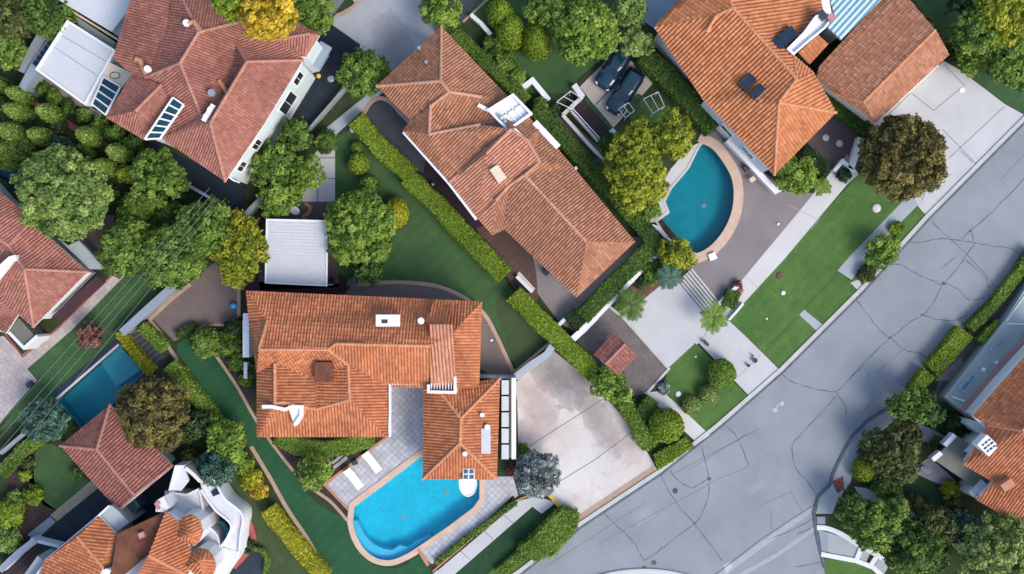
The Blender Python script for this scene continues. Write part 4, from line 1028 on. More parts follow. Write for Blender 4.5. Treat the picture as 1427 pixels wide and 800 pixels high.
c = W(541, 447, 6.8); mb = MB().box(c[0], c[1], 5.5, 6.9, 1.75, 0.75, 0).box(c[0], c[1] + .02, 6.9, 7.0, 1.95, 0.95, 0)
ch = ho.roof_part('chimney', mb, 'white_paint', 'white rectangular chimney with two dark flues')
mb = MB()
for d in (-.45, -.12): mb.box(c[0] + d, c[1] - .05, 7.0, 7.06, .26, .3, 0)
mb.box(c[0] - .2, c[1] + .33, 7.0, 7.05, 1.2, .12, 0)
flue(ho, 587, 447, 6.4, 0.2, 0.7); rbox(ho, 'flue_cap', 536, 448, 6.95, 0.5, 0.3, 0.1, 0, 'dark_metal')
flue(ho, 672, 578, 4.4, .14, .5); flue(ho, 679, 595, 4.2, .17, .5); flue(ho, 648, 632, 5.0, .15, .5)
rbox(ho, 'skylight', 677, 615, 4.25, 0.78, 2.15, 0.22, 0, 'white_roof', 'long pale grey skylight')
# parapets
def pw(pts, zb, h_, w): return MB().ribbon(px(pts, zb + h_), w, zb - .5, zb + h_)
ho.roof_part('parapet', pw([(543, 609), (543, 535), (597, 535)], 5.0, .25, .14), 'white_paint')
mb = MB().ribbon(px([(597, 536), (597, 546), (634, 547), (634, 524)], 5.9), .22, 3.4, 5.9); ho.roof_part('parapet', mb, 'white_paint')
mb = MB()
for i in range(8): mb.box(*W(601 + i * 4, 541, 5.7), 4.0, 5.7, .07, .9, 0)
ho.roof_part('balustrade', mb, 'white_paint')
mb = MB().ribbon(px([(365, 567), (380, 567), (397, 571), (409, 566)], 6.5), .28, 4.6, 6.5).ribbon(px([(402, 567), (420, 567), (419, 580), (410, 593)], 6.4), .26, 4.4, 6.4)
mb.prism(px([(402, 568), (420, 568), (418, 583), (410, 594)], 6.2), 4.8, 6.2); ho.roof_part('parapet', mb, 'white_paint', 'white curved roof wall')
ho.roof_part('dormer', MB().box(*W(451, 519, 6.9), 5.2, 6.95, 1.5, 1.7, 0, .96), 'rust_roof', 'dark rust box on the roof')
# glass side roof and the white oval platform at the pool end
mb = MB()
for i in range(5): mb.prism(px([(699, 530 + i * 22.5), (709, 530 + i * 22.5), (709, 550 + i * 22.5), (699, 550 + i * 22.5)], 2.9), 2.75, 2.9)
ho.part('side_canopy', mb, 'white_roof')
ho.part('canopy_beam', MB().ribbon(px([(716, 527), (716, 640)], 2.8), .38, 0, 2.8), 'white_paint')
ho.part('side_wall', MB().ribbon(px([(711.5, 527), (711.5, 638)], 1.6), .2, 0, 1.6), 'cream_deck')
ho.part('rear_terrace_wall', MB().ribbon(px([(668, 525), (718, 526)], 1.8), .25, 0, 1.8), 'grey_wall')
c = W(652, 673, 3.3)
ho.part('balcony', MB().lathe(c[0], c[1], [(0.55, 2.4), (0.7, 2.9), (0.78, 3.3), (0.74, 3.36), (0.68, 3.28)], 28, 1.0, 1.5), 'white_paint', 'white oval balcony jutting out over the pool')
c = W(653, 661, 4.3); rbox(ho, 'roof_hatch', 653, 661, 4.0, 1.0, 0.95, .22, 0, 'white_paint', 'white framed roof light')
mb = MB()
for a in (-.24, .24):
    for b in (-.22, .22): mb.box(*[(c[0] + a), (c[1] + b)], 4.2, 4.235, .36, .34, 0)
ho.roof_part('roof_light_pane', mb, 'slate_glass')
for x in (420, 470, 515): ho.window(x, 607, 2.6, 1.6, 1.2)
for x in (610, 640): ho.window(x, 667, 2.2, 1.4, 1.4)
for y in (560, 595): ho.window(543, y, 2.4, 1.4, 1.8)

# middle house behind it
e, R = 4.6, 6.8
h2 = House('house', 'long buff tiled house with an L shaped hedge and a white roof terrace', 'house',
    [([(525, 120), (615, 37), (705, 132), (754, 180), (800, 234), (885, 337), (803, 415), (703, 320), (686, 328), (626, 254), (561, 182), (572, 168)], e)],
    [[(525, 120, e), (615, 37, e), (614, 113, R)],
     [(572, 168, e), (525, 120, e), (614, 113, R), (626, 128, R), (600, 148, 6.0)],
     [(615, 37, e), (705, 132, e), (690, 150, 5.4), (671, 135, 5.9), (626, 128, R), (614, 113, R)],
     [(561, 182, e), (572, 168, e), (600, 148, 6.0), (598, 187, 6.0)],
     [(600, 148, 6.0), (626, 128, R), (671, 135, 5.9), (690, 150, 5.4), (705, 165, 5.8), (669, 174, 6.3), (598, 187, 6.0)],
     [(626, 254, e), (561, 182, e), (598, 187, 6.0), (669, 174, 6.3), (712, 180, 6.9)],
     {'f': [(664, 303, e), (626, 254, e), (712, 180, 6.9), (678, 214, 6.9)], 't': 'tile_salmon'},
     {'f': [(686, 328, e), (664, 303, e), (678, 214, 6.9), (712, 180, 6.9), (735, 196, 6.9), (752, 226, 6.5), (731, 244, R), (709, 259, 6.4), (691, 279, 5.9)], 't': 'tile_salmon'},
     [(703, 320, e), (686, 328, e), (691, 279, 5.9), (709, 259, 6.4)],
     [(803, 415, e), (703, 320, e), (709, 259, 6.4), (731, 244, R), (817, 337, R)],
     [(885, 337, e), (803, 415, e), (817, 337, R)],
     [(800, 234, e), (885, 337, e), (817, 337, R), (731, 244, R), (752, 226, 6.5), (745, 209, 5.9)],
     [(754, 180, e), (800, 234, e), (745, 209, 5.9)],
     [(705, 132, e), (754, 180, e), (745, 209, 5.9), (752, 226, 6.5), (735, 196, 6.9), (712, 180, 6.9), (705, 165, 5.8), (690, 150, 5.4)]],
    'tile_buff', 'cap_buff', 'white_wall', p=0.24, caps=[((626, 254, e + .1), (712, 180, 7.0))])
rbox(h2, 'skylight', 694, 242, 6.55, .8, 1.3, .4, ang(20, 14) + 1.2, 'cream_deck', 'cream framed skylight')
mb = MB().prism(px([(681, 153), (715, 132), (740, 158), (708, 181)], 5.9), 4.6, 5.9); mb.ribbon(px([(681, 153), (715, 132), (740, 158), (708, 181)], 6.3), .2, 5.85, 6.3, True)
mb.ribbon(px([(692, 146), (722, 171)], 6.0), .1, 5.9, 6.05).ribbon(px([(703, 140), (730, 165)], 6.0), .1, 5.9, 6.05).ribbon(px([(694, 167), (728, 145)], 6.0), .1, 5.9, 6.05)
h2.roof_part('roof_terrace', mb, 'white_paint', 'white parapet roof terrace')
h2.roof_part('vent_pipe', MB().lathe(*W(698, 163, 6.4), [(.16, 5.9), (.16, 6.3), (.24, 6.35), (.05, 6.5)], 12).lathe(*W(703, 168, 6.4), [(.12, 5.9), (.12, 6.2), (.18, 6.25), (.05, 6.35)], 12), 'metal_grey')
h2.roof_part('parapet', MB().ribbon(px([(745, 170), (778, 205)], 4.9), .5, 4.2, 4.9), 'white_paint')
h2.roof_part('parapet', MB().ribbon(px([(716, 180), (733, 196)], 6.9), .3, 5.4, 6.9), 'white_paint')
h2.roof_part('parapet', MB().ribbon(px([(666, 146), (686, 156)], 6.0), .3, 5.2, 6.0), 'white_paint')
h2.part('garden_arm', MB().ribbon(px([(796, 241), (804, 233)], 2.2), .25, 0, 2.2), 'white_wall')
for (x, y) in ((594, 87), (596, 120), (584, 67)): flue(h2, x, y, 5.8, .1, .4, 'metal_grey', 'vent_pipe')
h2.roof_part('gutter', MB().ribbon(px([(562, 184), (626, 256), (664, 306)], e + .02), .22, e - .2, e + .03), 'white_paint')
for q in ((600, 222), (645, 280), (675, 315)): h2.window(q[0], q[1], 2.4, 1.3, 1.3)
for q in ((735, 350), (770, 385), (825, 395), (860, 362)): h2.window(q[0], q[1], 2.2, 1.5, 1.4)

# upper-left two-storey house (red tiles)
e, R = 7.2, 9.5
h1 = House('house', 'big red tiled two storey house with sage green walls at the upper left', 'house',
    [([(148, 164), (202, 196), (224, 192), (314, 253), (368, 174), (423, 84), (360, -30), (190, -30), (158, 82), (184, 104)], e), ([(427, 80), (446, 49), (407, 26), (370, 40), (380, 90)], e - .3)],
    [[(314, 253, e), (368, 174, e), (423, 84, e), (344, 86, R), (293, 172, R)],
     [(224, 192, e), (314, 253, e), (293, 172, R), (280, 160, 8.4)],
     [(293, 172, R), (280, 160, 8.4), (316, 127, 8.2), (330, 62, 8.4), (344, 86, R)],
     [(251, 88, 9.7), (277, 45, 9.7), (344, 28, 7.9), (330, 62, 8.4), (316, 127, 8.2), (280, 160, 8.4)],
     [(224, 192, e), (204, 150, e + .2), (203, 108, 7.7), (251, 88, 9.7), (280, 160, 8.4)],
     [(203, 108, 7.7), (240, -30, 7.7), (277, 45, 9.7), (251, 88, 9.7)],
     [(240, -30, 7.7), (350, -30, e), (344, 28, 7.9), (277, 45, 9.7)],
     [(344, 86, R), (423, 84, e), (392, 34, e), (360, -30, e), (350, -30, e), (344, 28, 7.9), (330, 62, 8.4)],
     [(158, 82, e), (184, 104, e), (203, 108, 7.7), (233, 40, 8.2), (240, -30, 8.1), (190, -30, e)]]
    + [[z([q], e)[0] for q in ((148, 164), (202, 196))] + [(189, 155, 8.4)], [(202, 196, e), (250, 165, e), (225, 118, 8.4), (189, 155, 8.4)], [(184, 104, e), (148, 164, e), (189, 155, 8.4), (225, 118, 8.4)]]
    + [[(446, 49, 6.9), (427, 80, 6.9), (375, 70, 6.9), (385, 55, 7.8), (432, 47, 7.7)], [(407, 26, 6.9), (446, 49, 6.9), (432, 47, 7.7), (385, 55, 7.8)]],
    'tile_red', 'cap_red', 'sage_wall', p=0.22, ins=0.35, caps=[((203, 108, 6.3), (280, 160, 7.0))][:0], fascia='white_trim')
for (x, y, zc, w, hh) in ((413, 108, 4.6, 1.1, 1.9), (400, 143, 3.4, 1.9, 2.9), (366, 207, 4.6, .9, 1.9), (343, 236, 4.6, .9, 1.8), (325, 260, 4.4, .8, 1.6)): h1.window(x, y, zc, w, hh)
h1.part('porch_roof', MB().prism(px([(430, 82), (447, 57), (462, 66), (445, 97)], 3.0), 2.7, 3.0), 'blue_slab')
for pts in ([(262, 33), (270, 30), (279, 43)], [(189, 82), (195, 84), (204, 104)]):
    q = [W3(*p, 9.6 if p[0] > 230 else 7.9) for p in pts]
    h1.roof_part('chimney', MB().tube(q, .22, 10), 'clay')
flue(h1, 261, 33, 9.1, .2, .7); flue(h1, 207, 97, 7.9, .2, .7)
mb = MB()
for i in range(5): mb.box(*W(284 + i * 2.8, 166 - i * 4.6, 9.5), 8.1, 9.4 + .12 * (i % 2), .3, .36, ang(-3, 5))
h1.roof_part('chimney', mb, 'white_paint', 'row of white chimney pots'); flue(h1, 296, 130, 8.6, .22, .7, 'metal_grey')
q = [W3(*p) for p in ((305, 112, 8.7), (312, 122, 8.7), (317, 130, 8.8))]; h1.roof_part('duct', MB().tube(q, .18, 8), 'clay')
# glass lean-to and skylight strips
def glazed(h, corners, zt, n, mat='teal_glass', name='glazed_canopy', frame='white_paint', t=.12):
    a, b, c, d = px(corners, zt)     # bays along a->b
    l = lambda p, q, s: (p[0] + (q[0] - p[0]) * s, p[1] + (q[1] - p[1]) * s)
    mb = MB(); gl = MB()
    for i in range(n + 1): mb.ribbon([l(a, b, i / n), l(d, c, i / n)], .12, zt - t, zt + .05)
    mb.ribbon([a, b], .14, zt - t, zt + .046); mb.ribbon([d, c], .14, zt - t, zt + .046)
    gl.prism([a, b, c, d], zt - t + .02, zt - .01)
    f = h.part(name, mb, frame); obj('pane', gl, mat, f)
glazed(h1, [(202, 194), (241, 136), (256, 146), (223, 193)], 8.5, 6)
glazed(h1, [(144, 107), (128, 145), (147, 160), (168, 121)], 3.6, 4)
h1.part('deck', MB().prism(px([(153, 87), (186, 103), (168, 122), (143, 106)], 3.5), 3.1, 3.5), 'cream_deck', 'cream tiled roof deck')
c = W(160, 105, 3.55); h1.part('deck_emblem', MB().ribbon([(c[0] + .32 * math.cos(t) * 1.3, c[1] + .28 * math.sin(t)) for t in [k * .45 for k in range(14)]], .06, 3.49, 3.53, True), 'bark')
# white flat-roofed annexe
an = thing('annexe', 'white flat roofed annexe with a strip of dark windows beside the red tiled house', 'building', (*W(100, 88), 0))
fr = px([(95, 30), (160, 71), (119, 145), (52, 97)], 3.6)
obj('wall', MB().prism(inset(fr, .15), 0, 3.3), 'white_wall', an); rf = obj('roof', MB().prism(fr, 3.35, 3.6), 'white_roof', an)
mb = MB()
for l in ([(72, 63), (136, 106)], [(84, 48), (150, 87)]): mb.strip(px(l, 3.61), .06, 3.606)
obj('roof_seam', mb, 'metal_grey', rf)
obj('parapet', MB().ribbon(fr, .18, 3.5, 3.75, True), 'white_paint', rf)
obj('link_roof', MB().prism(px([(160, 71), (153, 86), (128, 148), (118, 147)], 3.4), 3.0, 3.4), 'white_roof', an)
mb = MB(); gl = MB(); A, B = (88, 28), (44, 90)
for i in range(9):
    t = i / 9; a = (A[0] + (B[0] - A[0]) * t, A[1] + (B[1] - A[1]) * t); b = (A[0] + (B[0] - A[0]) * (t + .09), A[1] + (B[1] - A[1]) * (t + .09))
    gl.prism(px([a, b, (b[0] + 7, b[1] + 5), (a[0] + 7, a[1] + 5)], 2.9), 2.6, 2.9)
obj('window', gl, 'navy_glass', an); obj('window_ledge', MB().prism(px([(86, 25), (97, 33), (54, 97), (32, 128), (24, 124), (41, 92)], 2.7), 0, 2.7), 'blue_slab', an)
obj('side_canopy', MB().prism(px([(57, 38), (68, 46), (37, 104), (22, 97)], 2.4), 2.2, 2.4), 'grey_wall', an)
obj('low_wall', MB().ribbon(px([(54, 107), (120, 150), (147, 166)], .8), .5, 0, .8), 'mauve_terrace', an)
an2 = thing('annexe', 'white flat roof cut by the top edge of the photo at the upper left', 'building', (*W(140, 0), 0))
fr = px([(78, -2), (155, 44), (190, 0), (170, -60), (90, -60)], 4.2); obj('wall', MB().prism(inset(fr, .3), 0, 3.9), 'white_wall', an2); obj('roof', MB().prism(fr, 3.95, 4.2), 'white_roof', an2)
obj('lower_roof', MB().prism(px([(155, 44), (184, 6), (197, 16), (172, 56)], 3.8), 0, 3.8), 'blue_slab', an2)
obj('walkway', MB().prism(px([(80, 6), (160, 58), (158, 70), (96, 29), (82, 25)], 2.6), 0, 2.6), 'grey_green_roof', an2)
mb = MB()
for i in range(26): mb.box(*W(88 + i * 3, 8 + i * 1.85, 3.2), 2.6, 3.2, .09, .3, .6)
obj('balustrade', mb, 'cream_deck', an2)

# left-edge house
e, R = 3.2, 5.3
h4 = House('house', 'red tiled house with white walls and maroon awning at the left edge', 'house',
    [([(-70, 190), (0, 267), (123, 379), (47, 456), (10, 420), (-60, 420), (-90, 300)], e), ([(0, 421), (27, 437), (8, 466), (-30, 450)], e - .6)],
    [[(123, 379, e), (47, 456, e), (34, 375, R)], [(0, 267, e), (123, 379, e), (34, 375, R), (12, 342, 4.8), (47, 304, 3.8)],
     [(-70, 190, e), (0, 267, e), (47, 304, 3.8), (12, 342, 4.8), (-50, 300, 5.2)], [(47, 456, e), (-20, 400, e), (-50, 300, 5.2), (12, 342, 4.8), (34, 375, R)],
     [(27, 437, 2.9), (8, 466, 2.8), (-20, 445, 2.9), (2, 424, 3.4)], [(0, 405, 3.3), (27, 437, 2.9), (2, 424, 3.4), (-30, 400, 3.4)]],
    'tile_red', 'cap_red', 'white_wall', p=0.26)
h4.roof_part('parapet', MB().ribbon(px([(-20, 392), (0, 374), (14, 361), (22, 359)], 5.6), .45, 4.0, 5.6), 'white_paint')
h4.part('awning', MB().prism(px([(135, 384), (147, 393), (85, 448), (72, 441)], 1.3), 1.15, 1.3), 'maroon', 'maroon awning')
h4.part('bay_roof', MB().prism(px([(12, 461), (26, 443), (50, 470), (33, 484)], 2.2), 0, 2.2), 'olive_roof'); h4.part('bay_parapet', MB().ribbon(px([(12, 463), (33, 485), (52, 468)], 2.4), .25, 0, 2.4), 'white_wall')
h4.part('link_roof', MB().prism(px([(78, 330), (95, 342), (110, 335), (140, 368), (125, 375)], 2.4), 0, 2.4), 'grey_slab')
h4.part('boundary_beam', MB().ribbon(px([(97, 322), (133, 360)], 2.2), .2, 0, 2.2), 'grey_wall')

# upper-right house
e, R = 5.4, 7.9
h3 = House('house', 'bright orange tiled house with dark skylights next to the teal pool', 'house',
    [([(911, 38), (960, 96), (987, 124), (977, 136), (1079, 244), (1165, 157), (1133, 100), (1106, 78), (1140, 48), (1160, 20), (1150, -40), (980, -40)], e)],
    [[(911, 38, e), (977, 136, e), (1079, 244, e), (1085, 143, R), (1110, 110, R), (1021, 11, R), (998, 22, 7.4)],
     [(980, -40, e), (911, 38, e), (998, 22, 7.4), (1021, 11, R), (1000, -40, 7.2)],
     [(1079, 244, e), (1165, 157, e), (1085, 143, R)],
     [(1165, 157, e), (1133, 100, e), (1110, 110, R), (1085, 143, R)],
     [(1133, 100, e), (1105, 76, 6.6), (1110, 110, R)],
     [(1000, -40, 7.2), (1021, 11, R), (1110, 110, R), (1105, 76, 6.6), (1150, 30, 6.0), (1135, -40, 6.0)]],
    'tile_amber', 'cap_orange', 'white_wall', p=0.3, hh=0.12, caps=[((998, 22, 7.5), (985, 44, 7.2)), ((985, 44, 6.2), (1045, 106, 6.25)), ((1045, 106, 6.25), (1086, 140, 6.9))][:1])
for (x, y, l) in ((1042.5, 114, .8), (1058, 130, .98)): rbox(h3, 'skylight', x, y, 7.0, l, 1.3, .25, ang(1, 1.05), 'navy_glass', 'square dark skylight')
rbox(h3, 'skylight', 1094, 53, 7.1, 2.1, 1.0, .3, ang(1, -.8), 'navy_glass', 'long dark skylight')
WP = [(1096, 68), (1120, 44), (1136, 22), (1146, 15), (1163, 23), (1150, 40), (1128, 58), (1106, 77)]
mb = MB().prism(px(WP, 7.0), 5.3, 7.0).ribbon(inset(px(WP, 7.3), .09), .16, 6.95, 7.3, True)
h3.roof_part('roof_terrace', mb, 'white_paint', 'white parapet block')
rbox(h3, 'chimney', 1147, 20, 7.0, .5, .8, .5, .7, 'dark_metal'); rbox(h3, 'chimney', 1159, 24, 7.0, .6, .6, .5, .7, 'pink_tile')
for q in ((930, 75), (952, 98)): h3.window(q[0], q[1], 3.6, 1.6, 1.4)
for q in ((1010, 185), (1040, 215), (1110, 220), (1140, 190)): h3.window(q[0], q[1], 2.4, 1.3, 1.2)
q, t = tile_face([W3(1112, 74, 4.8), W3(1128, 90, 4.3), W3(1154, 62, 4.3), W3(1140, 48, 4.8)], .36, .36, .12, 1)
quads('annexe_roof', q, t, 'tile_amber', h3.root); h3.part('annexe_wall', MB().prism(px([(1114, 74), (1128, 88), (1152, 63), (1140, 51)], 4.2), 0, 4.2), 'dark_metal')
# pale blue metal roof between the two
mr = thing('metal_roof_building', 'outbuilding with pale blue ribbed metal roof between the orange and brown roofs', 'building', (*W(1185, 20), 0))
A = px([(1140, -50), (1163, 24), (1152, 38), (1172, 56), (1240, -12), (1232, -50)], 4.0)
obj('wall', MB().prism(inset(A, .3), 0, 3.8), 'grey_wall', mr); rf = obj('roof', MB().prism(A, 3.82, 4.0), 'grey_slab', mr)
plain('blue_sheet', (0.36, 0.50, 0.56), 0.45, 0.06, 1, 10, 0.05, 0.4, 0.2)
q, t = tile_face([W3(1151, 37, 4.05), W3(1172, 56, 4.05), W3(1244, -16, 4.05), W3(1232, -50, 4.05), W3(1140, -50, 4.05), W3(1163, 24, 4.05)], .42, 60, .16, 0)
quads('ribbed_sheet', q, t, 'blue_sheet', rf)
# garage at the top right
e, R = 3.6, 4.9
h5 = House('garage', 'brown mottled tiled garage at the top of the wide concrete driveway', 'garage',
    [([(1240, -14), (1141, 93), (1139, 111), (1163, 130), (1219, 172), (1323, 76), (1300, 40), (1256, -12)], e)],
    [[(1240, -14, e), (1141, 93, e), (1139, 111, e), (1163, 131, e + .2), (1202, 143, R), (1303, 42, R), (1256, -14, e + .3)],
     [(1219, 172, e), (1323, 76, e), (1303, 42, R), (1202, 143, R)], [(1163, 131, e + .2), (1219, 172, e), (1202, 143, R)]],
    'tile_garage', 'cap_orange', 'cream_wall', p=0.23, fascia='cream_wall')
h5.part('garage_door', MB().box(*W(1273, 120, 1.2), 0, 2.3, 4.6, .1, ang(104, -96)), 'white_trim')

# small tiled roof by the left pool
e, R = 3.0, 4.5
h6 = House('pool_house', 'small maroon tiled pool house beside the dark teal pool', 'pool house', [([(84, 621), (153.5, 564), (241, 648), (165, 711)], e)],
    [[(165, 711, e), (84, 621, e), (135, 626, R), (187, 690, R)], [(153.5, 564, e), (241, 648, e), (187, 690, R), (135, 626, R)], [(84, 621, e), (153.5, 564, e), (135, 626, R)], [(241, 648, e), (165, 711, e), (187, 690, R)]],
    'tile_maroon', 'cap_red', 'cream_wall', p=0.27)
h6.roof_part('gutter', MB().ribbon(px([(165, 712), (241, 649)], e), .14, e - .15, e + .02), 'white_paint')
h6.window(110, 660, 1.6, 1.2, 1.2); h6.window(200, 690, 1.6, 1.4, 1.2)

# white modern house bottom left
e = 4.4
def lobe(pts, ap, back, zb=4.9, zt=5.9):
    n = len(pts); o = [(*p, zb if 0 < i < n - 1 else 5.25) for i, p in enumerate(pts)]; A = (*ap, zt)
    return [{'f': [o[0], o[1], o[2], A], 'nc': 1}, {'f': [o[2], o[3], o[4], A], 'nc': 1}, {'f': [o[4], o[5], o[6], A], 'nc': 1}, {'f': [o[6], o[7], A], 'e': 0, 'nc': 1}, {'f': [o[7], o[0], A], 'e': 0, 'nc': 1}]
L1 = [(246, 749), (250, 727), (258, 717), (270, 717), (280, 726), (284, 740), (279, 753), (271, 761)]
L2 = [(259, 789), (266, 769), (278, 763), (291, 766), (299, 776), (302, 789), (297, 802), (284, 812)]
h7 = House('house', 'white modern house with round ended orange tiled roof and curved terrace at the bottom left', 'house',
    [([(138, 718), (162, 743), (146, 840), (20, 840), (63, 781)], e), ([(162, 745), (224, 716), (231, 712), (252, 724), (264, 755), (270, 790), (252, 840), (146, 840), (160, 790)], e + .4)],
    [[(63, 781, e), (138, 719, e), (108, 748, 5.2)], [(138, 719, e), (162, 743, e), (152, 800, e), (144, 791, 5.3), (108, 748, 5.2)], [(63, 781, e), (108, 748, 5.2), (144, 791, 5.3), (120, 840, 5.2), (40, 840, 4.7)],
     {'f': [(250, 727, 5.0), (262, 757, 5.0), (270, 775, 5.0), (262, 802, 5.0), (207, 774, 6.3), (231, 713, 5.5)], 'e': 0},
     [(262, 802, 5.0), (252, 840, 5.0), (165, 845, 5.5), (207, 774, 6.3)]] + lobe(L1, (262, 745), None) + lobe(L2, (278, 781), None),
    'tile_orange', 'cap_orange', 'white_wall', p=0.27, hh=.11, ins=.2)
h7.part('round_bay', MB().prism(px(L1, 4.85), 0, 4.84), 'white_wall'); h7.part('round_bay', MB().prism(px(L2, 4.85), 0, 4.83), 'white_wall')
h7.part('flat_roof', MB().prism(px([(163, 744), (224, 716), (231, 713), (207, 773), (172, 802), (160, 830), (150, 830)], 5.1), 4.3, 5.1), 'rust_roof', 'dark rust stained flat roof')
h7.roof_part('vent', MB().box(*W(197, 746, 5.5), 5.0, 5.5, .5, .45, .4), 'pink_tile')
flue(h7, 150, 796, 5.0, .2, .6)
INNER = smooth(px([(279, 683), (288, 726), (302, 743), (308, 762)], 2.4), 5)
deck = px([(308, 762), (334, 770), (333, 776), (314, 802), (300, 825), (232, 825), (240, 730), (231, 712), (231, 685), (260, 689), (268, 686)], 2.4)
h7.part('terrace', MB().prism(INNER + deck, 0, 2.4), 'worn_white', 'white terrace deck with a curved edge')
h7.part('terrace_parapet', MB().ribbon(INNER, .12, 2.405, 2.65), 'white_wall'); h7.part('terrace_parapet', MB().ribbon(px([(231, 714), (231, 686), (260, 690), (277, 682)], 2.7), .18, 2.405, 2.7), 'white_wall')
OUT = smooth(px([(279, 671), (296, 666), (314, 694), (338, 716), (336, 745), (334, 770)], 2.6), 6); INN = smooth(px([(309, 761), (319, 746), (322, 729), (300, 709), (281, 682)], 2.6), 6)
h7.part('curved_wing', MB().prism(OUT + INN, 2.1, 2.6), 'worn_white', 'white curved wing deck around the courtyard'); h7.part('wing_rim', MB().ribbon(OUT, .16, 0, 2.85), 'white_wall'); h7.part('wing_rim', MB().ribbon(INN, .16, 1.9, 2.85), 'white_wall')
h7.part('roof_window', MB().prism(px([(294, 686), (301, 680), (307, 688), (297, 692)], 2.72), 2.5, 2.72), 'navy_glass')
h7.part('courtyard_pool', MB().prism(px([(291, 727), (302, 724), (312, 728), (319, 738), (316, 752), (308, 760), (301, 743)], .5), 0, .5), 'pool_step')
h7.part('wing_wall', MB().prism(px([(244, 649), (256, 650), (263, 670), (252, 684), (235, 683)], 3.2), 2.9, 3.2), 'worn_white'); h7.part('wing_wall', MB().ribbon(px([(236, 684), (245, 650), (256, 650)], 3.5), .18, 0, 3.5), 'white_wall'); h7.part('arch_wall', MB().ribbon(smooth(px([(258, 652), (268, 660), (279, 671)], 3.3), 4), .3, 0, 3.3), 'cream_wall')
h7.part('chimney', MB().prism(px([(217, 698), (228, 692), (234, 706), (229, 714), (217, 713)], 5.2), 0, 5.2), 'white_wall'); h7.part('chimney_pot', MB().box(*W(219, 702, 5.4), 5.2, 5.45, .4, .3, .6).box(*W(220, 708, 5.4), 5.2, 5.4, .3, .3, .6), 'pink_tile')
h7.part('link_roof', MB().prism(px([(155, 704), (165, 712), (180, 728), (162, 742), (139, 719)], 4.0), 0, 4.0), 'grey_slab'); h7.part('gutter', MB().ribbon(px([(63, 781), (138, 718), (152, 705)], e), .14, e - .2, e + .03), 'white_paint')
h7.part('link_glass', MB().prism(px([(165, 712), (187, 694), (195, 706), (181, 726)], 2.2), 0, 2.2), 'slate_glass')
h7.part('white_slab', MB().prism(px([(52, 775), (62, 782), (78, 800), (40, 840), (20, 820)], 3.6), 0, 3.6), 'grey_slab')

# right-edge house
e, R = 4.2, 6.6
h8 = House('house', 'orange tiled house with a long grey flat terrace roof at the right edge', 'house',
    [([(1354, 580), (1396, 530), (1470, 448), (1560, 600), (1440, 740), (1427, 722), (1359, 695), (1384, 672), (1342, 648), (1376, 600)], e)],
    [[(1354, 580, e), (1470, 448, e), (1500, 520, R), (1424, 600, R), (1376, 592, e + .4)], [(1342, 648, e), (1376, 592, e + .4), (1424, 600, R), (1432, 690, e + .5), (1384, 672, e)],
     [(1440, 742, e), (1359, 696, e), (1384, 671, e + .02), (1450, 685, e + .6)], [(1424, 600, R), (1500, 520, R), (1560, 600, e), (1440, 700, e + .5)]],
    'tile_orange', 'cap_orange', 'white_wall', p=0.25)
rbox(h8, 'solar_panel', 1377, 621, 5.3, 1.2, 1.4, .3, .8, 'white_paint', 'white roof light with blue panes')
mb = MB(); c = W(1378, 621, 5.65)
for i in range(3):
    for j in range(3): mb.box(c[0] + (i - 1) * .26 - (j - 1) * .2, c[1] + (i - 1) * .2 + (j - 1) * .26, 5.58, 5.64, .2 + .1 * ((i + j) % 2), .14, .7)
h8.roof_part('roof_light_pane', mb, 'navy_glass')
rbox(h8, 'dormer', 1405, 676, 5.0, 1.1, .7, .5, .6, 'clay')
h8.part('terrace_roof', MB().prism(px([(1440, 385), (1425, 408), (1400, 447), (1316, 553), (1340, 573), (1440, 460)], 1.3), 0, 1.3), 'grey_green_roof', 'long grey green flat roof')
h8.part('terrace_coping', MB().ribbon(px([(1341, 573), (1440, 458)], 1.5), .3, 0, 1.5), 'pink_tile')
for (x, y, l) in ((1391, 478, 1.55), (1348, 533, 1.5)):
    a = ang(1, -1.17); c = W(x, y, 1.4); f = h8.part('roof_light', MB().box(c[0], c[1], 1.2, 1.42, l + .25, .62, a), 'grey_slab'); obj('pane', MB().box(c[0], c[1], 1.35, 1.445, l, .4, a), 'sky_glass', f)
h8.part('roof_pipe', MB().tube([W3(1326, 553, 1.35), W3(1344, 559, 1.35)], .07, 6).tube([W3(1403, 451, 1.35), W3(1430, 452, 1.35)], .05, 6).tube([W3(1403, 447, 1.35), W3(1428, 412, 1.35)], .05, 6), 'white_paint')
h8.part('vent', MB().lathe(*W(1371, 515, 1.4), [(.18, 1.3), (.18, 1.4), (.12, 1.42)], 12).lathe(*W(1388, 505, 1.5), [(.08, 1.3), (.08, 1.6), (.12, 1.62)], 10), 'white_paint')
h8.part('porch_roof', MB().prism(px([(1332, 606), (1350, 618), (1345, 632), (1362, 645), (1384, 672), (1365, 684), (1302, 641)], 2.6), 2.3, 2.6), 'olive_roof')
h8.part('porch_wall', MB().ribbon(px([(1300, 641), (1312, 631)], 2.65), .4, 1.9, 2.65).ribbon(px([(1317, 621), (1331, 606)], 2.7), .4, 1.9, 2.7), 'white_wall')
h8.part('side_wall', MB().ribbon(px([(1354, 690), (1372, 672)], 2.8), .6, 0, 2.8), 'white_wall'); h8.part('bay', MB().prism(px([(1345, 629), (1364, 610), (1372, 617), (1354, 634)], 2.9), 0, 2.9), 'white_wall')
h8.part('bay', MB().prism(px([(1349, 592), (1354, 585), (1376, 592), (1366, 605)], 2.6), 0, 2.6), 'white_wall')

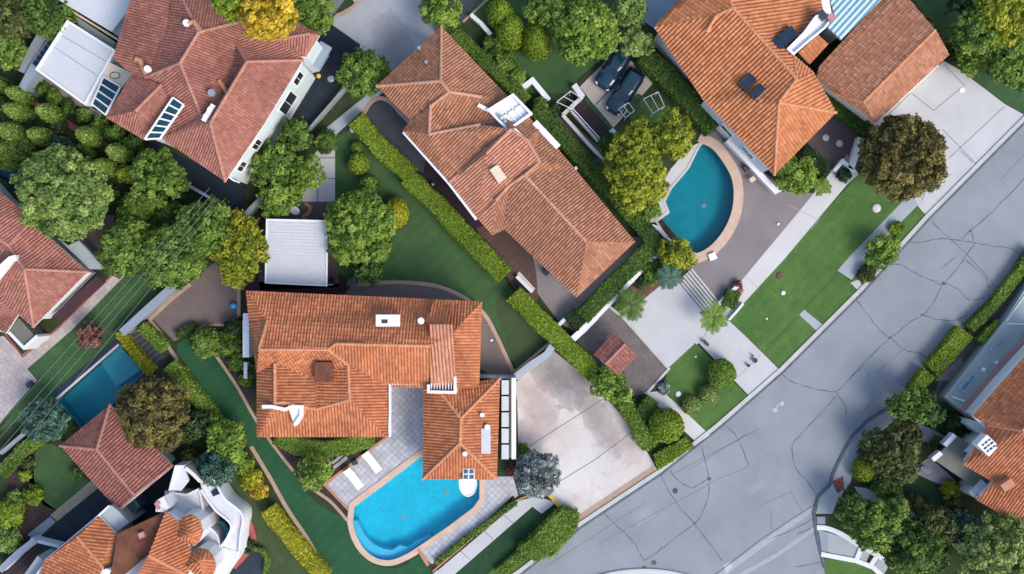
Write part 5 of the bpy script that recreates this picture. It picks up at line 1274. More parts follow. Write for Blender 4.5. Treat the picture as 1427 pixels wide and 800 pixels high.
# white ribbed canopy over the dark terrace
cp = thing('carport', 'white ribbed metal canopy over a plum terrace behind the front house', 'canopy', (*W(412, 352), 0))
A = px([(372, 306), (456, 308), (455, 398), (370, 394)], 2.7)
mb = MB()
for i in range(20):
    f = lambda p, q, t: (p[0] + (q[0] - p[0]) * t, p[1] + (q[1] - p[1]) * t)
    l0, r0 = f(A[0], A[3], i / 20), f(A[1], A[2], i / 20); l1, r1 = f(A[0], A[3], (i + .62) / 20), f(A[1], A[2], (i + .62) / 20)
    mb.prism([l0, r0, r1, l1], 2.66, 2.715 - .002 * i)
    mb.prism([l1, r1, f(A[1], A[2], (i + 1) / 20), f(A[0], A[3], (i + 1) / 20)], 2.645, 2.68 - .002 * i)
obj('roof', mb, 'white_roof', cp); obj('edge_trim', MB().ribbon(A, .12, 2.52, 2.765, True), 'white_paint', cp)
for q in inset(A, .3): obj('post', MB().box(q[0], q[1], 0, 2.64, .12, .12), 'metal_grey', cp)
# small tiled pavilion on the cobbles
e, R = 2.3, 3.1
h9 = House('pavilion', 'small brown tiled pavilion roof standing on the grey cobbled patio', 'pavilion', [([(827, 494), (856, 462), (888, 496), (861, 524)], e)],
    [[(827, 494, e), (856, 462, e), (871, 479, 2.9), (844, 507, 2.9)][::-1], [(861, 524, e), (888, 496, e), (871, 479, 2.9), (844, 507, 2.9)]], 'tile_maroon', 'cap_red', 'bark', p=0.3, ins=.9)
# ------------------------------------------------------------------ hedges
GH = 'clipped hedges between the plots'
hedge([(496, 166), (530, 205), (572, 243)], 24, 1.5, 'lime', 'lime green clipped hedge starting beside the dark slate driveway', GH)
hedge([(568, 246), (610, 286), (655, 335), (702, 384)], 25, 1.5, 'lime', 'longest lime clipped hedge running along the middle lawn', GH)
hedge([(716, 410), (745, 440), (785, 478), (815, 508), (826, 520)], 25, 1.5, 'lime', 'lime clipped hedge between the dry lawn corner and the cobbled patio', GH)
hedge([(828, 520), (848, 540), (868, 562), (888, 592), (906, 622)], 20, 1.3, 'fresh', 'loose green hedge running down the right edge of the big driveway', GH, wob=.16)
hedge([(632, 43), (660, 70), (700, 106), (733, 138)], 17, 1.3, 'green', 'narrow green hedge along the north east eave of the buff house', GH)
hedge([(744, 150), (775, 180), (815, 225), (860, 275), (905, 325), (912, 340), (880, 372), (845, 408), (812, 442)], 21, 1.6, 'dark', 'long L shaped dark green hedge wrapping the corner of the buff house', GH)
hedge([(796, 452), (808, 440)], 24, 1.3, 'deep', 'short dark hedge block between two white walls by the cobbles', GH)
hedge([(897, 75), (930, 105), (965, 142), (997, 178)], 27, 1.8, 'dark', 'thick dark hedge between the parking bay and the orange roof', GH)
hedge([(1120, 212), (1135, 222), (1152, 240)], 22, 1.3, 'deep', 'dark hedge block between the round bush and the plum terrace', GH)
hedge(None, 0, 1.1, 'lime', 'pale lime rectangular hedge block on the right roadside', GH, closed_poly=[(1337, 456), (1356, 470), (1309, 525), (1292, 508)])
hedge(None, 0, 1.1, 'lime', 'small lime hedge block next to the olive tree on the roadside', GH, closed_poly=[(1288, 514), (1303, 526), (1280, 548), (1268, 541)])
hedge([(1353, 458), (1380, 432), (1404, 402), (1421, 380), (1440, 350)], 13, 0.9, 'fresh', 'thin uneven green hedge along the right kerb of the road', GH)
hedge([(1368, 478), (1385, 462), (1395, 453)], 17, 1.0, 'fresh', 'short green hedge block against the long grey flat roof', GH)
hedge([(1123, 105), (1150, 135), (1175, 155), (1200, 172), (1218, 186)], 17, 1.2, 'dark', 'dark green hedge in the gap below the brown garage roof', GH)
hedge([(165, 463), (185, 490), (210, 518)], 14, 1.0, 'chartreuse', 'yellowish narrow hedge along the end of the dark teal pool', GH)
hedge([(196, 455), (212, 470), (228, 486)], 16, 1.0, 'fresh', 'bright green short hedge between the slatted path and the mauve terrace', GH)
hedge([(236, 508), (262, 540), (290, 572)], 19, 1.1, 'fresh', 'green hedge along the outer edge of the curved lawn', GH)
hedge([(372, 711), (395, 740), (420, 770), (452, 806)], 21, 1.2, 'chartreuse', 'glowing yellow green hedge beside the curved lawn at the bottom', GH)
hedge(None, 0, 1.2, 'fresh', 'wide fluffy hedge block on the street corner below the silver bush', GH, closed_poly=[(785, 706), (803, 718), (804, 735), (770, 774), (745, 782), (724, 766)], wob=0.16)
hedge(None, 0, 0.5, 'lime', 'low lime hedge strip on the kerb beside the big driveway', GH, closed_poly=[(911, 634), (955, 609), (967, 622), (917, 655)])
hedge(None, 0, 1.1, 'dark', 'square dark clipped hedge beside the round lime bush', GH, closed_poly=[(902, 551), (917, 562), (915, 572), (900, 590), (886, 572)])
hedge([(246, 468), (258, 460), (272, 455)], 9, 0.6, 'dark', 'low dark hedge edging the start of the curved lawn', GH)
hedge([(386, 608), (410, 622), (450, 628), (490, 622), (518, 610)], 22, 0.9, 'fresh', 'curved green hedge under the south eave of the orange rust roof', GH)
hedge([(1011, 413), (1028, 420)], 22, .8, 'dark', 'small dark hedge block beside the palm at the steps', GH)
hedge([(608, 785), (650, 752), (690, 722), (718, 700)], 7, 0.5, 'green', 'very thin hedge strip along the lower paving of the blue pool', GH)
hedge([(695, 800), (725, 775), (742, 768)], 14, 0.6, 'green', 'low green verge hedge at the bottom edge near the street', GH)
hedge([(0, 660), (30, 628), (60, 606), (95, 590)], 17, 1.0, 'green', 'loose green hedge behind the small lower left lawn', GH)
hedge([(352, 764), (366, 768), (372, 780), (370, 800)], 5, 0.5, 'fresh', 'thin curved green hedge near the white curved terrace', GH)

# ------------------------------------------------------------------ trees
GT = 'garden trees'
tree(500, 320, 47, 5.2, 'fresh', 'round bright green leafy tree at the corner of the white ribbed canopy', GT, lobes=[(478, 300, 22), (530, 310, 22), (525, 345, 20), (480, 345, 20), (500, 285, 20)], clumps=34, ls=.16)
tree(513, 374, 22, 3.2, 'dark', 'dark green small tree below the round bright tree', GT)
tree(1257, 219, 58, 6.5, 'bronze', 'large bronze brown tree spreading over the concrete driveway', GT, lobes=[(1235, 205, 30), (1285, 200, 28), (1240, 250, 28), (1285, 240, 28), (1265, 185, 24)], clumps=44, ls=.16)
tree(886, 238, 42, 6.5, 'yellowgreen', 'big yellow green tree with pointed crown left of the teal pool', GT, lobes=[(880, 205, 26), (905, 255, 26), (880, 270, 26), (860, 225, 18), (892, 185, 20)], clumps=34, ls=.16, cone=.2)
tree(937, 188, 30, 6.0, 'yellowgreen', 'smaller yellow green tree at the top corner of the teal pool', GT, lobes=[(935, 165, 16), (945, 208, 16), (925, 195, 15)], clumps=24, cone=.2)
tree(905, 290, 16, 3.2, 'fresh', 'small green tree below the big yellow green tree by the pool', GT)
tree(812, 44, 44, 6.0, 'fresh', 'wide leafy green tree on the top lawn above the parking bay', GT, lobes=[(790, 30, 26), (835, 35, 26), (800, 62, 22), (840, 58, 20)], clumps=34)
tree(770, 8, 30, 5.2, 'green', 'green tree touching the top edge above the top lawn', GT, lobes=[(745, 12, 16)])
tree(878, 14, 26, 5.0, 'sage', 'soft grey green tree at the top edge left of the orange roof', GT)
tree(887, 60, 22, 4.2, 'pale', 'pale green small tree leaning over the parked cars', GT)
tree(86, 268, 62, 7.0, 'sage', 'huge pale feathery tree beside the left edge house', GT, lobes=[(60, 250, 34), (110, 255, 36), (75, 295, 36), (115, 290, 32), (85, 232, 30), (130, 270, 24), (98, 312, 24)], clumps=52, ls=.15)
tree(222, 248, 38, 5.0, 'green', 'round dense green tree just below the big red roof corner', GT, clumps=40, clump_r=.26)
tree(178, 345, 38, 5.0, 'green', 'dark leafy tree nearest the left edge house', GT, lobes=[(165, 365, 20), (195, 335, 20), (180, 320, 18)], clumps=30)
tree(238, 356, 42, 5.5, 'green', 'broad dark green tree in the middle of the left tree group', GT, lobes=[(220, 375, 22), (262, 365, 24), (245, 385, 18)], clumps=34)
tree(284, 318, 38, 5.5, 'green', 'tall leafy tree with yellow tips under the overhead cables', GT, lobes=[(298, 300, 22), (275, 340, 22), (305, 335, 18)], clumps=34)
tree(334, 350, 36, 5.0, 'amber', 'autumn gold tree left of the white ribbed canopy', GT, lobes=[(332, 325, 26), (335, 378, 24)], clumps=40, clump_r=.26)
tree(372, 18, 40, 13.5, 'gold', 'golden yellow tree over the top edge of the red roof', GT, lobes=[(350, 10, 20), (390, 20, 22), (378, 38, 16)], clumps=34)
tree(322, 4, 26, 13, 'lime', 'green yellow tree at the top edge left of the golden tree', GT)
tree(440, 16, 28, 4.5, 'green', 'round green tree between golden tree and grey driveway', GT, clumps=30, clump_r=.26)
tree(505, 101, 33, 4.2, 'green', 'dense round green tree at the foot of the grey driveway', GT, clumps=40, clump_r=.25)
tree(613, 14, 28, 3.8, 'fresh', 'fresh green tree at the top edge beside the buff roof tip', GT, clumps=30, clump_r=.26)
tree(380, 226, 30, 4.5, 'green', 'bluish green tree against the sage wall of the red house', GT, clumps=28)
tree(412, 188, 24, 4.2, 'dark', 'dark tree by the end of the black driveway', GT)
tree(428, 240, 22, 3.4, 'fresh', 'light green tree beside the pale stepping slabs', GT, lobes=[(410, 262, 16)])
tree(390, 275, 24, 3.4, 'fresh', 'light green tree behind the white oval table', GT, lobes=[(376, 290, 14), (405, 270, 12)])
tree(213, 574, 46, 6.0, 'bronze', 'large dark bronze tree over the small maroon roof', GT, lobes=[(190, 560, 24), (235, 560, 26), (200, 600, 24), (230, 605, 22)], clumps=44)
tree(63, 586, 29, 4.0, 'blue', 'round blue green tree at the end of the dark teal pool', GT, clumps=40, clump_r=.24)
tree(300, 655, 26, 3.5, 'blue', 'grey blue bushy tree beside the white wing wall', GT, clumps=24)
tree(1246, 628, 32, 4.0, 'olive', 'olive brown tree on the rounded street corner', GT, lobes=[(1218, 612, 16), (1262, 605, 20), (1255, 655, 22), (1230, 645, 16)], clumps=30)
tree(1272, 565, 24, 4.0, 'dark', 'dark green tree just below the roadside hedge blocks', GT, lobes=[(1250, 566, 15), (1300, 578, 16), (1285, 555, 15)], clumps=24)
tree(1390, 772, 56, 6.5, 'pale', 'large pale yellow green tree in the bottom right corner', GT, lobes=[(1365, 780, 30), (1420, 750, 34), (1400, 735, 24), (1410, 795, 30)], clumps=44)
tree(1275, 765, 38, 5.0, 'dark', 'dark green tree at the bottom edge right of the white kerbs', GT, lobes=[(1300, 775, 22), (1255, 775, 22)])
tree(1222, 735, 34, 4.5, 'green', 'bright green tree above the white edged steps', GT, lobes=[(1240, 720, 20), (1210, 745, 18)], clumps=32)
tree(1190, 712, 26, 4.0, 'dark', 'dark leafy tree beside the red tactile paving', GT)
tree(1300, 735, 30, 4.0, 'olive', 'brownish green tree between the bottom right garden paths', GT, lobes=[(1315, 750, 16)])
tree(1252, 715, 20, 3.2, 'sage', 'grey green small tree over the lower garden path', GT)
tree(1345, 740, 26, 4.0, 'blue', 'dark blue grey tree below the lower right tiled roof', GT)
tree(1360, 44, 34, 5.5, 'green', 'broad green tree at the left of the top right lawn', GT, lobes=[(1378, 60, 20), (1362, 22, 20), (1342, 50, 16)])
tree(1398, 18, 42, 6.5, 'yellowgreen', 'yellowish tree touching the top right corner', GT, lobes=[(1380, 40, 22), (1420, 35, 24)], clumps=34)
tree(1356, 86, 22, 3.4, 'fresh', 'low bright green tree closest to the wide driveway', GT)
tree(1408, 90, 30, 5.0, 'green', 'green tree at the right edge of the top right lawn', GT, lobes=[(1425, 110, 18)])
tree(1340, 4, 16, 4.0, 'deep', 'dark green tree at the top edge beside the brown garage', GT)
tree(20, 22, 36, 5.0, 'olive', 'brown green tree in the top left corner', GT)
tree(68, 16, 34, 5.0, 'dark', 'dark green tree at the top edge beside the upper white roof', GT, lobes=[(75, 38, 18)])
tree(14, 74, 22, 4.0, 'green', 'green tree left of the ribbed grey side canopy', GT)
tree(2, 60, 30, 4.5, 'dark', 'dark tree cut by the left edge near the top', GT)
tree(316, 612, 26, 3.2, 'fresh', 'light green bushy tree beside the curved lawn bend', GT, lobes=[(300, 595, 16), (330, 632, 15)])
tree(275, 592, 20, 3.0, 'deep', 'deep green small tree right of the bronze tree', GT)
tree(845, 532, 24, 2.8, 'fresh', 'loose bright green tree at the corner of the small pavilion', GT, lobes=[(865, 552, 14)])
tree(940, 350, 20, 3.0, 'yellowgreen', 'lime green bushy tree at the lower end of the teal pool', GT, lobes=[(957, 362, 14)])
tree(1228, 352, 21, 2.5, 'fresh', 'bright green tree beside the grey path near the road', GT, lobes=[(1243, 340, 11)])
tree(438, 657, 23, 3.0, 'fresh', 'dense green tree beside the paving with the loungers', GT, clumps=30, clump_r=.26)
tree(1110, 245, 27, 3.2, 'fresh', 'round bright green tree against the orange hip roof', GT, clumps=36, clump_r=.25)
tree(748, 661, 33, 4.0, 'silver', 'silver grey ball tree at the edge of the big driveway', GT, clump_r=.22, core=.75, puff=.34)
tree(125, 467, 17, 2.6, 'red', 'dark red small tree on the shaded left lawn', GT, clumps=16, core=0)
tree(850, 202, 15, 2.6, 'dark', 'dark small tree at the end of the plum deck', GT)

# ------------------------------------------------------------------ shrubs
GS = 'garden shrubs'
for (x, y, r, ry, h, pal, lab, cone) in (
    (500, 228, 15, 15, 1.9, 'lime', 'yellow green clipped ball on the middle lawn', 0),
    (497, 206, 8.5, 8.5, 1.0, 'green', 'smallest dark clipped ball near the slate driveway hedge', 0),
    (553, 297, 16, 21, 2.0, 'chartreuse', 'yellow clipped oval half hidden by the round bright tree', 0),
    (697, 20, 19, 21, 3.4, 'lime', 'uppermost of the three clipped cones on the top lawn', .35),
    (711, 43, 21, 26, 3.4, 'lime', 'middle one of the three clipped cones on the top lawn', .35),
    (747, 57, 21, 27, 3.4, 'lime', 'rightmost of the three clipped cones on the top lawn', .35),
    (1005, 520, 20, 20, 2.2, 'fresh', 'lime clipped ball on the small street lawn', 0),
    (928, 593, 25, 24, 2.6, 'lime', 'big lime clipped ball beside the square dark hedge', 0),
    (988, 549, 15, 14, 1.2, 'pale', 'straw green clipped block beside the lime ball', 0),
    (963, 565, 13, 13, 1.1, 'pale', 'smaller straw green clipped block further from the lime ball', 0),
    (1205, 654, 18, 17, 1.6, 'lime', 'lime square shrub just above the red tactile paving', 0)):
    shrub(x, y, r, h, pal, lab, 'clipped topiary', 'topiary', 'topiary', ry, 0.3 if 'cone' in lab else 0, tight=True, cone=cone)
for (x, y, r, pal, lab) in (
    (29, 133, 12, 'pompom', 'pale green conical shrub at the top of the left garden row'),
    (26, 156, 13, 'pompom', 'second conical shrub from the top at the left edge row'),
    (18, 184, 14, 'pompom', 'large light green shrub at the left edge above the pale tree'),
    (70, 158, 13, 'pompom', 'light shrub in the middle of the red brick path'),
    (58, 190, 13, 'pompom', 'bright shrub below the red brick path near the pale tree'),
    (125, 190, 14, 'pompom', 'pale pom pom shrub at the lower end of the red brick path'),
    (166, 213, 13, 'pompom', 'light oval shrub above the dense round tree'),
    (147, 233, 13, 'pompom', 'green oval shrub to the right of the pale tree'),
    ):
    shrub(x, y, r, 4.6, pal, lab, 'clipped columns in the left garden', 'topiary', 'topiary', tight=True, cone=.45, ls=.1)
for (x, y, r, h, pal, lab) in (
    (4, 122, 12.3, 2.4, 'green', 'green shrub cut by the left edge beside the red path'),
    (5, 150, 14.1, 2.4, 'dark', 'dark green shrub cut by the left edge below the top left trees'),
    (12, 212, 21.1, 2.6, 'green', 'dark shrub over the corner of the narrow blue pool'),
    (84, 203, 12.3, 2.2, 'blue', 'blue green shrub at the top of the pale tree'),
    (122, 212, 10.6, 2.0, 'green', 'dark lower shrub under the pale pom pom shrub'),
    (176, 242, 11.4, 2.2, 'lime', 'lime shrub attached to the left of the dense round tree'),
    (190, 291, 23.8, 3.0, 'green', 'spreading green shrub below the dense round tree'),
    (236, 296, 17.6, 2.6, 'dark', 'dark shrub beneath the overhead cables'),
    (160, 188, 13.2, 2.0, 'dark', 'dark shrub below the red roof hip corner'),
    (186, 200, 12.3, 2.0, 'dark', 'dark shrub under the glazed canopy end'),
    (140, 172, 10.6, 1.8, 'dark', 'dark shrub beside the low mauve wall end'),
    (118, 160, 10.6, 1.6, 'green', 'green shrub along the low mauve wall'),
    (98, 148, 10.6, 1.6, 'dark', 'dark green shrub in the middle of the low mauve wall'),
    (78, 134, 11.4, 1.6, 'green', 'green shrub near the start of the low mauve wall'),
    (58, 122, 9.7, 1.6, 'dark', 'dark shrub at the start of the low mauve wall'),
    (80, 175, 10.6, 1.6, 'deep', 'deep green shrub beside the pale pom pom row'),
    (100, 215, 11.4, 2.2, 'sage', 'grey green shrub at the right shoulder of the pale tree'),
    (40, 205, 12.3, 2.0, 'green', 'green shrub above the big pale tree'),
    (150, 268, 13.2, 2.0, 'deep', 'deep green shrub in the gap right of the pale tree'),
    (250, 272, 10.6, 2.0, 'deep', 'deep green shrub right below the dense round tree'),
    (209, 318, 14.1, 2.4, 'dark', 'dark shrub in the centre of the left tree group'),
    (515, 258, 13, 1.5, 'green', 'light leafy shrub above the round bright tree'),
    (493, 393, 8, .8, 'silver', 'tiny silver shrub at the start of the curved edging'),
    (625, 34, 15, 1.4, 'dark', 'dark shrub between the buff roof tip and its hedge'),
    (455, 197, 14, 1.8, 'green', 'green shrub at the head of the pale stepping slabs'),
    (690, 68, 16, 1.6, 'dark', 'upper dark shrub of the row inside the narrow hedge'),
    (704, 88, 16, 1.6, 'green', 'middle shrub of the row inside the narrow hedge'),
    (719, 106, 14, 1.6, 'green', 'lower shrub of the row inside the narrow hedge'),
    (755, 149, 12, 1.4, 'green', 'green shrub at the start of the L shaped hedge'),
    (770, 153, 11, 1.4, 'deep', 'deep dark shrub at the foot of the plum deck'),
    (910, 378, 18, 1.6, 'dark', 'dark shrub between white wall and palm bed'),
    (930, 368, 14, 1.4, 'green', 'green shrub at the top of the palm bed'),
    (892, 392, 10, 1.0, 'deep', 'deep green shrub in the rust coloured palm bed'),
    (850, 432 - 20, 8, .7, 'red', 'reddish shrub at the lower left of the palm bed'),
    (1028, 397, 6, .7, 'red', 'dark red shrub on the corner of the mauve terrace'),
    (1029, 406, 6, .6, 'pink', 'pink flowering shrub on the white path corner'),
    (926, 541, 8, .6, 'silver', 'white flowering shrub at the corner of the small street lawn'),
    (288, 478, 20, 1.5, 'green', 'spotted green shrub at the start of the curved lawn'),
    (318, 480, 17, 1.3, 'green', 'green shrub between the spotted shrub and the white wall'),
    (328, 455, 12, 1.6, 'deep', 'deep green shrub at the end of the mauve terrace'),
    (330, 505, 11, 1.0, 'green', 'spiky green shrub below the white pillar wall'),
    (342, 530, 8, .8, 'lime', 'lime shrub at the foot of the white pillar wall'),
    (352, 518, 9, .9, 'dark', 'dark shrub against the west wall of the front house'),
    (352, 668, 13, 1.2, 'chartreuse', 'upper yellow flowering shrub beside the curved lawn'),
    (362, 683, 12, 1.2, 'gold', 'lower yellow flowering shrub beside the curved lawn'),
    (340, 648, 12, 1.2, 'lime', 'lime shrub above the yellow flowering shrubs'),
    (264, 640, 13, 1.4, 'olive', 'olive shrub between the maroon roof and white wing wall'),
    (260, 600, 14, 1.6, 'deep', 'deep green shrub below the bronze tree edge'),
    (250, 520, 10, 1.2, 'dark', 'dark shrub at the top of the long lawn hedge'),
    (295, 580, 12, 1.4, 'lime', 'lime green shrub between hedge and curved kerb'),
    (15, 715, 18, 1.6, 'lime', 'lime round shrub at the lower left edge'),
    (12, 752, 17, 1.6, 'sage', 'grey green round shrub at the lower left edge'),
    (46, 691, 12, 1.1, 'lime', 'lime shrub at the left of the small lower lawn'),
    (35, 662, 8, .9, 'lime', 'small lime shrub in the curved mulch bed'),
    (22, 697, 12, 1.1, 'green', 'green shrub between the two lower left lime shrubs'),
    (40, 645, 9, .9, 'olive', 'brownish shrub above the curved mulch bed'),
    (108, 660, 8, .9, 'dark', 'dark shrub on the edge of the small lower lawn'),
    (345, 760, 10, .6, 'deep', 'deep green ground shrub inside the brick curve'),
    (715, 655, 8, .8, 'red', 'brown shrub under the white beam beside the big driveway'),
    (728, 628, 9, .7, 'green', 'green shrub at the top of the silver ball tree'),
    (1208, 381, 12, .9, 'olive', 'brownish low shrub at the lower end of the grey roadside path'),
    (1250, 318, 9, .6, 'lime', 'lime low shrub along the roadside path'),
    (1100, 245 - 100 + 260, 1, 1, 'x', 'x'),
    (1177, 245, 9, .9, 'deep', 'deep dark shrub at the plum terrace corner'),
    (1330, 620 - 25, 14, 1.2, 'deep', 'deep green shrub beside the white porch wall'),
    (1362, 605 - 10, 14, 1.2, 'deep', 'deep green shrub between porch and grey terrace roof'),
    (1304, 618, 10, 1.0, 'dark', 'dark shrub at the left end of the porch roof'),
    (1325, 682, 13, 1.1, 'amber', 'yellow leaved shrub below the porch roof'),
    (1245, 690, 13, 1.3, 'green', 'green shrub on the upper side of the lower garden path'),
    (1275, 700, 11, 1.0, 'olive', 'olive shrub in the middle of the lower garden path'),
    (1288, 712, 9, .8, 'amber', 'orange tinted shrub beside the lower garden path'),
    (1330, 710, 13, 1.3, 'olive', 'olive shrub at the right of the dark corner lawn'),
    (1230, 675, 17, 1.8, 'dark', 'dark shrub between corner tree and lower path'),
    (1210, 630, 14, 1.5, 'olive', 'olive shrub at the curved pavement edge'),
    (1262, 35, 11, 1.0, 'red', 'dark red shrub behind the brown garage ridge end'),
    (1290, 32, 10, .9, 'bronze', 'bronze shrub beside the dark red shrub behind the garage'),
    (1308, 55, 9, .9, 'bronze', 'bronze shrub at the far garage corner'),
    (1330, 105 - 30, 12, 1.0, 'deep', 'deep green shrub between garage and top right lawn'),
    (1275, 268, 6, .5, 'pink', 'small pinkish shrub at the head of the grey roadside path')):
    if pal == 'x': continue
    shrub(x, y, r, h, pal, lab, GS)
palm(995, 442, 23, 2.2, 'green', 'small palm at the foot of the white steps', 'palms')
palm(878, 424, 24, 2.0, 'dark', 'palm in the rust coloured bed beside the cobbles', 'palms', 18)
palm(933, 387, 19, 2.4, 'blue', 'bluish palm between the steps and the palm bed', 'palms')
palm(1146, 260, 14, 1.6, 'green', 'small palm beside the white path and round bush', 'palms', 12)

# ------------------------------------------------------------------ garden walls and small structures
def gwall(pts, w, h, mat, label, g='garden walls', name='garden_wall', cat='wall', coping=None):
    line = px(pts, h)
    mb = MB().ribbon(line, w, 0, h)
    if coping:
        a = np.array(line); c = a.mean(0); r = thing(name, label, cat, (c[0], c[1], 0), g)
        obj('base', mb, mat, r); obj('coping', MB().ribbon(line, w + .1, h + .002, h + .08), coping, r); return r
    return solo(name, mb, mat, label, cat, g)
gwall([(798, 473), (812, 460), (860, 410), (912, 356)], .45, 1.0, 'white_wall', 'long white garden wall along the L shaped hedge', coping='white_paint')
gwall([(777, 455), (799, 433)], .3, .9, 'white_wall', 'short white wall at the end of the dark hedge block')
gwall([(912, 352), (920, 362), (934, 372)], .25, .6, 'white_wall', 'low white wall around the small palm bed corner')
gwall([(718, 526), (738, 510), (762, 494), (770, 482)], .5, 1.1, 'white_wall', 'curved white wall between dry lawn and big driveway', coping='metal_grey')
gwall([(716, 520), (745, 496), (766, 478)], .22, .6, 'sandstone', 'thin brown wall inside the curved white wall')
gwall([(339, 441), (343, 441), (343, 470), (343, 498)], .45, 1.6, 'white_wall', 'white upright wall left of the front house', coping='white_paint')
gwall([(342, 505), (342, 528)], .3, .9, 'white_wall', 'short white wall continuing below the upright white wall')
gwall([(1014, 195), (1040, 222), (1060, 244), (1081, 266), (1087, 263)], .38, 1.0, 'white_wall', 'long white wall on the mauve terrace under the orange eave', coping='white_paint')
gwall([(1002, 424), (1014, 412), (1030, 397)], .32, .6, 'white_wall', 'low white wall on the mauve terrace beside the pink flowers')
gwall([(1016, 446), (1025, 436), (1036, 423)], .2, .4, 'white_wall', 'thin white kerb wall around the small dark hedge block')
gwall([(1200, 192), (1194, 212), (1186, 235)], .55, .8, 'white_wall', 'curved white wall left of the bronze tree')
gwall([(1163, 238), (1175, 224), (1191, 240)], .3, .8, 'white_wall', 'angled white wall at the top of the white path')
gwall([(720, 385), (742, 407)], .3, .6, 'white_wall', 'small pale wall between the two lime hedges')
gwall([(243, 398), (205, 432), (170, 464)], .6, 1.2, 'grey_wall', 'long grey garden wall between left lawn and mauve terrace', coping='metal_grey')
gwall([(430, 180), (484, 118)], .2, .9, 'grey_wall', 'thin grey wall on the outer edge of the black driveway')
gwall([(262, 258), (300, 280), (322, 296)], .14, 1.2, 'grey_wall', 'grey boundary wall below the big red house', coping='metal_grey')
gwall([(337, 304), (352, 288), (368, 272)], .4, 1.2, 'grey_wall', 'pale grey wall at the corner of the black yard')
gwall([(0, 795), (24, 772), (50, 752)], .45, 1.2, 'white_wall', 'white wall at the bottom left edge', coping='metal_grey')
gwall([(42, 752), (82, 762)], .25, 1.2, 'white_wall', 'thin white wall across the black driveway')
gwall([(0, 632), (18, 617), (38, 600)], .3, 1.0, 'grey_wall', 'blue grey wall at the left edge near the blue green tree')
gwall([(726, 124), (742, 112), (752, 124), (765, 140)], .35, .8, 'white_wall', 'white angled wall at the bottom of the top lawn', coping='white_paint')
gwall([(656, 20), (670, 32), (684, 48)], .35, .8, 'white_wall', 'white wall near the cones at the top lawn corner')
gwall([(800, 118), (812, 135)], .5, .9, 'white_wall', 'short white wall at the head of the plum deck')
gwall([(784, 160), (812, 134)], .3, .7, 'cream_wall', 'cream wall closing the top of the plum deck')
gwall([(784, 160), (816, 196), (840, 222)], .3, .8, 'cream_wall', 'long cream wall on the lower side of the plum deck')
gwall([(852, 180), (858, 188)], .4, .8, 'white_wall', 'tiny white wall at the lower end of the plum deck')
gwall([(908, 315), (918, 318), (928, 330)], .35, .7, 'white_wall', 'curved white planter wall at the corner of the teal pool')
gwall([(88, 620), (98, 628)], .4, .9, 'brick_red', 'short reddish wall between the dark teal pool and maroon roof')
gwall([(900, 560), (904, 568)], .3, .5, 'white_wall', 'tiny white wall beside the square dark hedge')
# slatted fence beside the plum deck
f = thing('fence', 'white slatted balustrade along the plum deck', 'fence', (*W(812, 168), 0)); mb = MB()
for i in range(16): mb.box(*W(794 + i * 2.55, 152 + i * 2.85, .9), 0.1, .9, .14, .3, .85)
obj('baluster', mb, 'fabric_white', f); obj('rail', MB().ribbon(px([(797, 150), (836, 193)], .95), .08, .9, .98), 'white_paint', f)
# white metal arbours
def arbour(pts, h, label):
    p = px(pts, h); a = np.array(p).mean(0); r = thing('arbour', label, 'arbour', (a[0], a[1], 0), 'white garden arbours')
    mb = MB()
    for i in range(len(p)): mb.tube([(*p[i - 1], h), (*p[i], h)], .032, 6)
    m0, m1 = mid(p[0], p[1]), mid(p[2], p[3]); mb.tube([(*m0, h), (*m1, h)], .03, 6); obj('frame', mb, 'white_paint', r)
    for q in p: obj('post', MB().tube([(*q, 0), (*q, h)], .032, 6), 'white_paint', r)
arbour([(776, 142), (795, 127), (811, 137), (797, 152)], 2.0, 'white metal arbour at the top of the plum deck')
arbour([(897, 138), (917, 128), (926, 148), (910, 158)], 1.8, 'white metal arbour on the grass right of the parked cars')
arbour([(862, 152), (876, 143), (884, 154), (872, 164)], 1.5, 'small white metal arbour in front of the nearer parked car')

